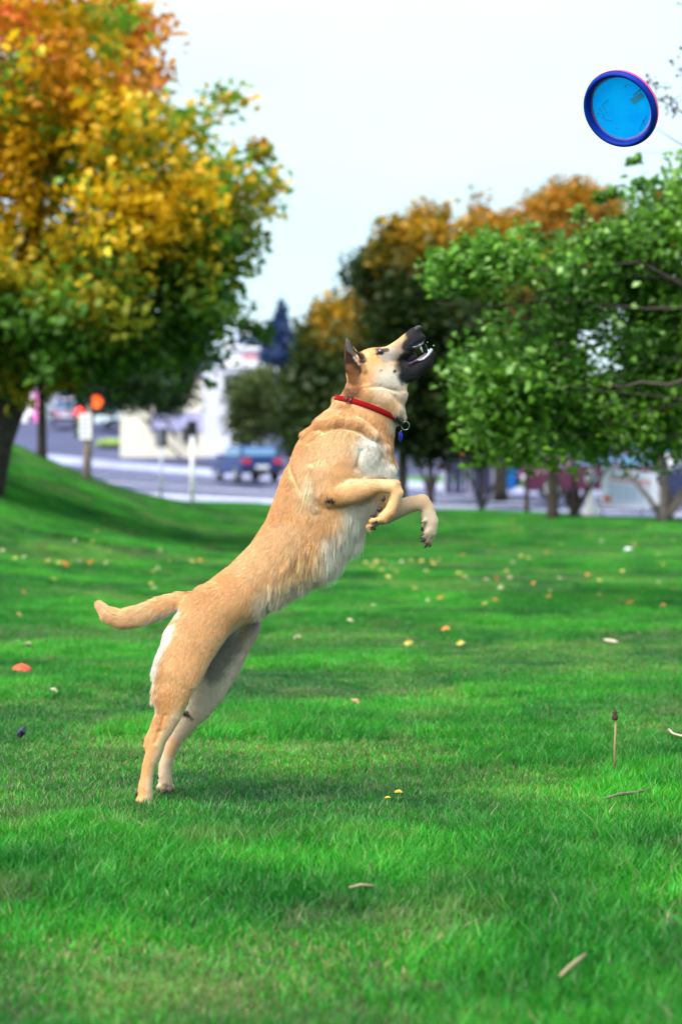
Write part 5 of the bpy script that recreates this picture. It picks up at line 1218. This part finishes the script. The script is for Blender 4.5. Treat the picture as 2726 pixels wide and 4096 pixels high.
cs = np.array([.0, .34, .98]) * (1 - nn_) + np.array([.0, .50, 1.0]) * nn_
mesh_np('fabric_floor', vs, np.array(fs), M_fl, fr, True, cs)
MB().lathe([(R * .84, -.0150), (R * .86, -.0170), (R * .93, -.0190), (R * .99, -.0150), (R * 1.008, -.006), (R * 1.004, -.001)], 72).build('top_cover', M_pinkd, fr, True)
st = MB()
for j in range(110):
    a = 2 * math.pi * j / 110; c_, s_ = math.cos(a), math.sin(a); r0 = R * .838
    st.tube([(c_ * (r0 - .006), s_ * (r0 - .006), -.0082), (math.cos(a + .03) * (r0 + .001), math.sin(a + .03) * (r0 + .001), -.0078)], .0007, 4)
st.build('stitching', mat('pink_thread', (.75, .35, .45), .6), fr)
mk = mat('pen_mark', (.01, .10, .32), .6)
inv = (Matrix.Translation(fr.location) @ fr.rotation_euler.to_matrix().to_4x4()).inverted()
def on_disc(u, v_):     # zoomed crop coordinates to the disc floor
    p = D(2200 + u / 2.981, 200 + v_ / 2.981); o_ = Vector(p); n_ = nrm; c_ = fr.location - n_ * .0082
    dd = Vector((0, 1, 0)); tt = (c_ - o_).dot(n_) / dd.dot(n_); return tuple(inv @ (o_ + dd * tt))
for ln in ([(697, 580), (628, 640), (705, 728)], [(598, 655), (650, 720), (660, 790), (750, 800)], [(1128, 806), (1090, 880), (1068, 960)], [(1088, 840), (1122, 895)], [(790, 883), (828, 905)], [(870, 470), (890, 440)], [(575, 725), (600, 716)]):
    MB().tube([on_disc(*q) for q in ln], .0011, 5).build('pen_mark', mk, fr)
pt = [on_disc(*q) for q in [(930, 605), (1050, 545), (1090, 595), (985, 665)]]
MB().add(pt + [(q[0], q[1], q[2] + .0006) for q in pt], [[3, 2, 1, 0], [4, 5, 6, 7]]).build('patch', mat('patch', (.02, .24, .42), .6), fr)
pt = [on_disc(*q) for q in [(960, 560), (1040, 505), (1052, 520), (968, 578)]]
MB().add(pt + [(q[0], q[1], q[2] + .0006) for q in pt], [[3, 2, 1, 0], [4, 5, 6, 7]]).build('patch', bpy.data.materials['patch'], fr)

# ------------------------------------------------------------------ small things on the lawn
def ground_px(px, py, y0=3.0, y1=44):
    ys = np.linspace(y0, y1, 6000); x = (px - 340.5) / F * ys; rr = HY - (gz(x, ys) - CAMH) / ys * F
    k = np.argmax(rr <= py); return np.array([x[k], ys[k], float(gz(x[k], ys[k]))])
# second, orange-red soft disc lying in the grass
p = ground_px(20.5, 677); m = MB()
r = empty('soft_disc', p + [0, 0, .03], .2, 'orange red soft disc lying creased in the grass at the edge', 'flying disc')
prof_n = 40; vs = []
for i in range(9):
    for j in range(prof_n):
        a = 2 * math.pi * j / prof_n; rr = .052 * i / 8; vs.append((rr * math.cos(a), rr * math.sin(a) * .8, .030 * (1 - (i / 8) ** 2) + .006 * math.sin(2 * a + 1) * i / 8 - .012 * (math.cos(a) < -.3) * (i / 8)))
fs = [[i * prof_n + j, i * prof_n + (j + 1) % prof_n, (i + 1) * prof_n + (j + 1) % prof_n, (i + 1) * prof_n + j] for i in range(8) for j in range(prof_n)]
o = mesh_np('disc_cover', np.array(vs), np.array(fs), mat('orange_red', (.85, .07, .03), .5), r, True); s_ = o.modifiers.new('solid', 'SOLIDIFY'); s_.thickness = .004
e_ = MB().tube([(.052 * math.cos(a), .042 * math.sin(a), .006 * math.sin(2 * a + 1) - .012 * (math.cos(a) < -.3)) for a in np.linspace(0, 2 * math.pi, 33)], .0045, 8, False).build('disc_edge', mat('purple_edge', (.22, .04, .25), .5), r, True)

def leaf_mesh(kind, s, mt):
    if kind == 'maple':
        out = [(0, -.5), (.12, -.22), (.42, -.30), (.30, -.08), (.52, .06), (.26, .12), (.30, .36), (.10, .24), (0, .55), (-.10, .24), (-.30, .36), (-.26, .12), (-.52, .06), (-.30, -.08), (-.42, -.30), (-.12, -.22)]
    else: out = [(0, -.5), (.16, -.3), (.24, 0), (.16, .28), (0, .52), (-.16, .28), (-.24, 0), (-.16, -.3)]
    v = [(0, 0, .02)] + [(a * s, b_ * s, .10 * s * math.sin(a * 5 + b_ * 4) + .22 * s * (a * a)) for a, b_ in out]; n_ = len(out)
    f = [[0, 1 + i, 1 + (i + 1) % n_] for i in range(n_)]; b0 = len(v)
    v += [(.008 * s, -.5 * s, 0), (-.008 * s, -.5 * s, 0), (-.02 * s, -.85 * s, .08 * s), (.02 * s, -.85 * s, .08 * s)]; f += [[b0, b0 + 1, b0 + 2], [b0, b0 + 2, b0 + 3]]
    me = bpy.data.meshes.new('fallen_leaf'); me.from_pydata(v, [], f); me.materials.append(mt); return me
kinds = {'yellow': (mat('leaf_yellow', (.50, .42, .10), .6), 'maple', .06, 'small yellow fallen leaf lying on the lawn', 'yellow fallen leaves on the lawn'),
         'cream': (mat('leaf_cream', (.42, .41, .24), .6), 'maple', .055, 'pale cream fallen leaf lying on the lawn', 'cream fallen leaves on the lawn'),
         'orange': (mat('leaf_orange', (.55, .20, .03), .6), 'maple', .06, 'orange fallen leaf lying on the lawn', 'orange fallen leaves on the lawn'),
         'brown': (mat('leaf_brown', (.34, .18, .10), .7), 'oval', .06, 'dull brown fallen leaf lying on the lawn', 'brown fallen leaves on the lawn')}
lm = {k: leaf_mesh(v[1], v[2], v[0]) for k, v in kinds.items()}
def fallen(px, py, kind, label=None, sc=1.0):
    p = ground_px(px, py); o = bpy.data.objects.new('fallen_leaf', lm[kind]); C.objects.link(o)
    o.location = tuple(p + [0, 0, .042]); o.rotation_euler = (random.uniform(.1, .7) * random.choice((-1, 1)), random.uniform(-.5, .5), random.uniform(0, 6.28)); o.scale = (sc,) * 3
    return tag(o, label or kinds[kind][3], 'leaf', kinds[kind][4] if not label else None)
for q in [(59, 568, 'yellow'), (48, 566, 'yellow')]: fallen(*q)
fallen(66, 569, 'orange', 'vivid orange maple leaf lying upslope of the dog tail', 1.3)
fallen(79, 566, 'cream', 'pale round leaf just above the vivid orange leaf', 1.1)
fallen(90, 567, 'orange', 'rusty leaf beside the pale round one upslope of the tail')
fallen(106, 568, 'cream', 'cream leaf farthest along the row above the dog tail')
for px_, py_, kd in [(158, 573, 'cream'), (192, 566, 'yellow'), (200, 565, 'orange'), (92, 546, 'yellow'), (75, 545, 'cream'), (150, 528, 'yellow'), (160, 555, 'cream'), (24, 562, 'cream'), (15, 563, 'yellow'),
                     (365, 567, 'yellow'), (372, 571, 'yellow'), (383, 566, 'yellow'), (390, 573, 'cream'), (401, 566, 'cream'), (375, 565, 'yellow'), (381, 575, 'yellow'), (388, 582, 'yellow'), (396, 577, 'yellow'), (410, 565, 'yellow'),
                     (421, 565, 'yellow'), (425, 576, 'cream'), (433, 568, 'yellow'), (458, 578, 'yellow'), (486, 585, 'cream'), (495, 583, 'orange'), (509, 582, 'cream'), (512, 567, 'cream'), (587, 580, 'orange'), (415, 594, 'yellow'), (440, 604, 'orange'), (412, 593, 'brown'),
                     (495, 606, 'orange'), (484, 611, 'yellow'), (629, 609, 'orange'), (662, 612, 'orange'), (548, 603, 'orange'), (500, 593, 'cream'), (373, 612, 'cream'), (350, 628, 'cream'), (362, 616, 'brown'), (408, 651, 'yellow'), (460, 651, 'yellow'),
                     (20, 622, 'brown'), (28, 653, 'cream'), (355, 712, 'brown'), (297, 645, 'cream'), (445, 636, 'orange'), (657, 588, 'cream'), (520, 560, 'yellow'), (560, 548, 'yellow'), (600, 545, 'cream'), (655, 540, 'yellow'), (470, 535, 'yellow'), (520, 532, 'yellow')]:
    fallen(px_, py_, kd)
nl = 0
while nl < 95:
    px_, py_ = rng.uniform(2, 679), 502 + 105 * rng.random() ** 1.3
    p = ground_px(px_, py_)
    if across(p[0], p[1]) > -.4 or p[1] > 40: continue
    fallen(px_, py_, rng.choice(['yellow', 'cream', 'brown', 'orange'], p=[.42, .3, .16, .12]), sc=rng.uniform(.6, 1.0)); nl += 1
fallen(54, 700, 'cream', 'cream crumpled leaf between the dog and the orange red soft disc', .7)
fallen(355, 712, 'brown', 'reddish brown leaf on worn turf in front of the dog', .7)

# dark curled leaf with stem
p = ground_px(20, 747); r = empty('curled_leaf', p, 0, 'dark purple curled leaf with a long thin stem, beside the hind paws', 'leaf')
mdk = mat('dark_leaf', (.03, .02, .06), .5)
m = MB(); m.add([(0, 0, .03), (.022, 0, .05), (.016, .004, .075), (-.004, .012, .070), (-.014, .004, .045), (.006, -.02, .062)], [[0, 1, 5], [1, 2, 5], [2, 3, 5], [3, 4, 5], [4, 0, 5]]); m.build('leaf_blade', mdk, r)
MB().tube([(-.04, 0, .02), (-.02, 0, .045), (0, 0, .05)], .0012, 5).build('stalk', mdk, r)
# white crumpled paper
p = ground_px(627, 552); m = MB(); m.ball((0, 0, .05), (.085, .06, .045), 14, 9); vv = np.array(m.v); vv += (fbm(vv, 30, 5)[:, None] - .5) * .05; m.v = [tuple(t) for t in vv]
o = m.build('paper_scrap', M_white, off=(0, 0, 0)); o.location = tuple(p); tag(o, 'small white crumpled scrap of paper on the far lawn', 'paper'); o.scale = (.55,) * 3
# pale broad leaf and dark scrap
p = ground_px(609, 649); m = MB(); m.ball((0, 0, .05), (.045, .02, .007), 14, 8); o = m.build('dry_leaf', mat('dry_leaf', (.46, .38, .30), .8, noise=.3, nscale=60), None, True); o.location = tuple(p); o.rotation_euler = (.2, .15, -.3); tag(o, 'pale grey tan dry leaf in the dark patch of long grass', 'leaf')
# dandelions
def dandelion(px, py, s, lab):
    p = ground_px(px, py + 9); r = empty('dandelion', p, 0, lab, 'flower', 'yellow dandelions in the grass')
    zt = .03 + .02 * s
    MB().tube([(0, 0, 0), (.003, 0, zt)], .0016, 6).build('stem', mat('stem_green', (.10, .25, .05), .6) if 'stem_green' not in bpy.data.materials else bpy.data.materials['stem_green'], r, True)
    m = MB()
    for ring, (n_, ln, up) in enumerate([(16, .017, .15), (13, .013, .5), (8, .008, 1.2)]):
        for j in range(n_):
            a = 2 * math.pi * j / n_ + ring * .2; c_, s_ = math.cos(a), math.sin(a); l = ln * s
            b0 = np.array([.003, 0, zt]); t0 = b0 + np.array([c_ * l, s_ * l, l * up]); w_ = np.array([-s_, c_, 0]) * .0022 * s
            m.add([b0 - w_ * .5, b0 + w_ * .5, t0 + w_, t0 - w_], [[0, 1, 2, 3]])
    m.build('petals', mat('dandelion_yellow', (.9, .62, .01), .5) if 'dandelion_yellow' not in bpy.data.materials else bpy.data.materials['dandelion_yellow'], r)
dandelion(397, 799, .8, 'yellow dandelion in open flower, the larger of the pair')
dandelion(386, 803, .55, 'tiny half closed yellow dandelion beside the larger flower')
# seed stalk
p = ground_px(614, 777); k = p[1] / F; r = empty('flower_stalk', p, 0, 'bare tan dandelion stalk standing upright with a withered dark head', 'stalk')
hh = 57 * k; MB().tube([(0, 0, 0), (-.001, 0, hh * .5), (.003, 0, hh)], [.0042, .0038, .0032], 8).build('stem', mat('tan_stem', (.32, .18, .10), .7), r, True)
m = MB(); m.lathe([(.001, hh - .002), (.010, hh + .001), (.011, hh + .012), (.006, hh + .018), (.009, hh + .024), (.004, hh + .032), (.001, hh + .034)], 10); m.build('seed_head', mat('withered', (.06, .03, .02), .9, bump=.6, nscale=300), r, True)
# twigs
mtw = mat('twig_bark', (.16, .12, .09), .85, noise=.4, nscale=60)
def twig(pts, rad, label, mt=mtw, lift=.035):
    w = [ground_px(a, b_) + [0, 0, lift] for a, b_ in pts]; o = MB().tube([q - w[0] for q in w], rad, 7).build('twig', mt, None, True)
    o.location = tuple(w[0]); tag(o, label, 'twig'); return o
twig([(605, 810), (618, 806), (634, 804), (648, 801)], [.003, .005, .005, .003], 'grey crooked twig lying in the grass below the upright stalk')
twig([(668, 743), (672, 747), (678, 749), (690, 751)], [.006, .004, .004, .004], 'curled pale twig at the very edge of the picture', mat('pale_twig', (.5, .36, .28), .8), .05)
twig([(559, 1002), (567, 994), (577, 985), (585, 979)], [.003, .0045, .0045, .003], 'straight tan stick in the blurred grass close by', mat('tan_stick', (.30, .21, .13), .8), .05)
twig([(349, 909), (360, 906), (373, 907)], [.003, .004, .002], 'short tan stem lying in the blurred grass below the dandelions', bpy.data.materials['tan_stick'], .05)
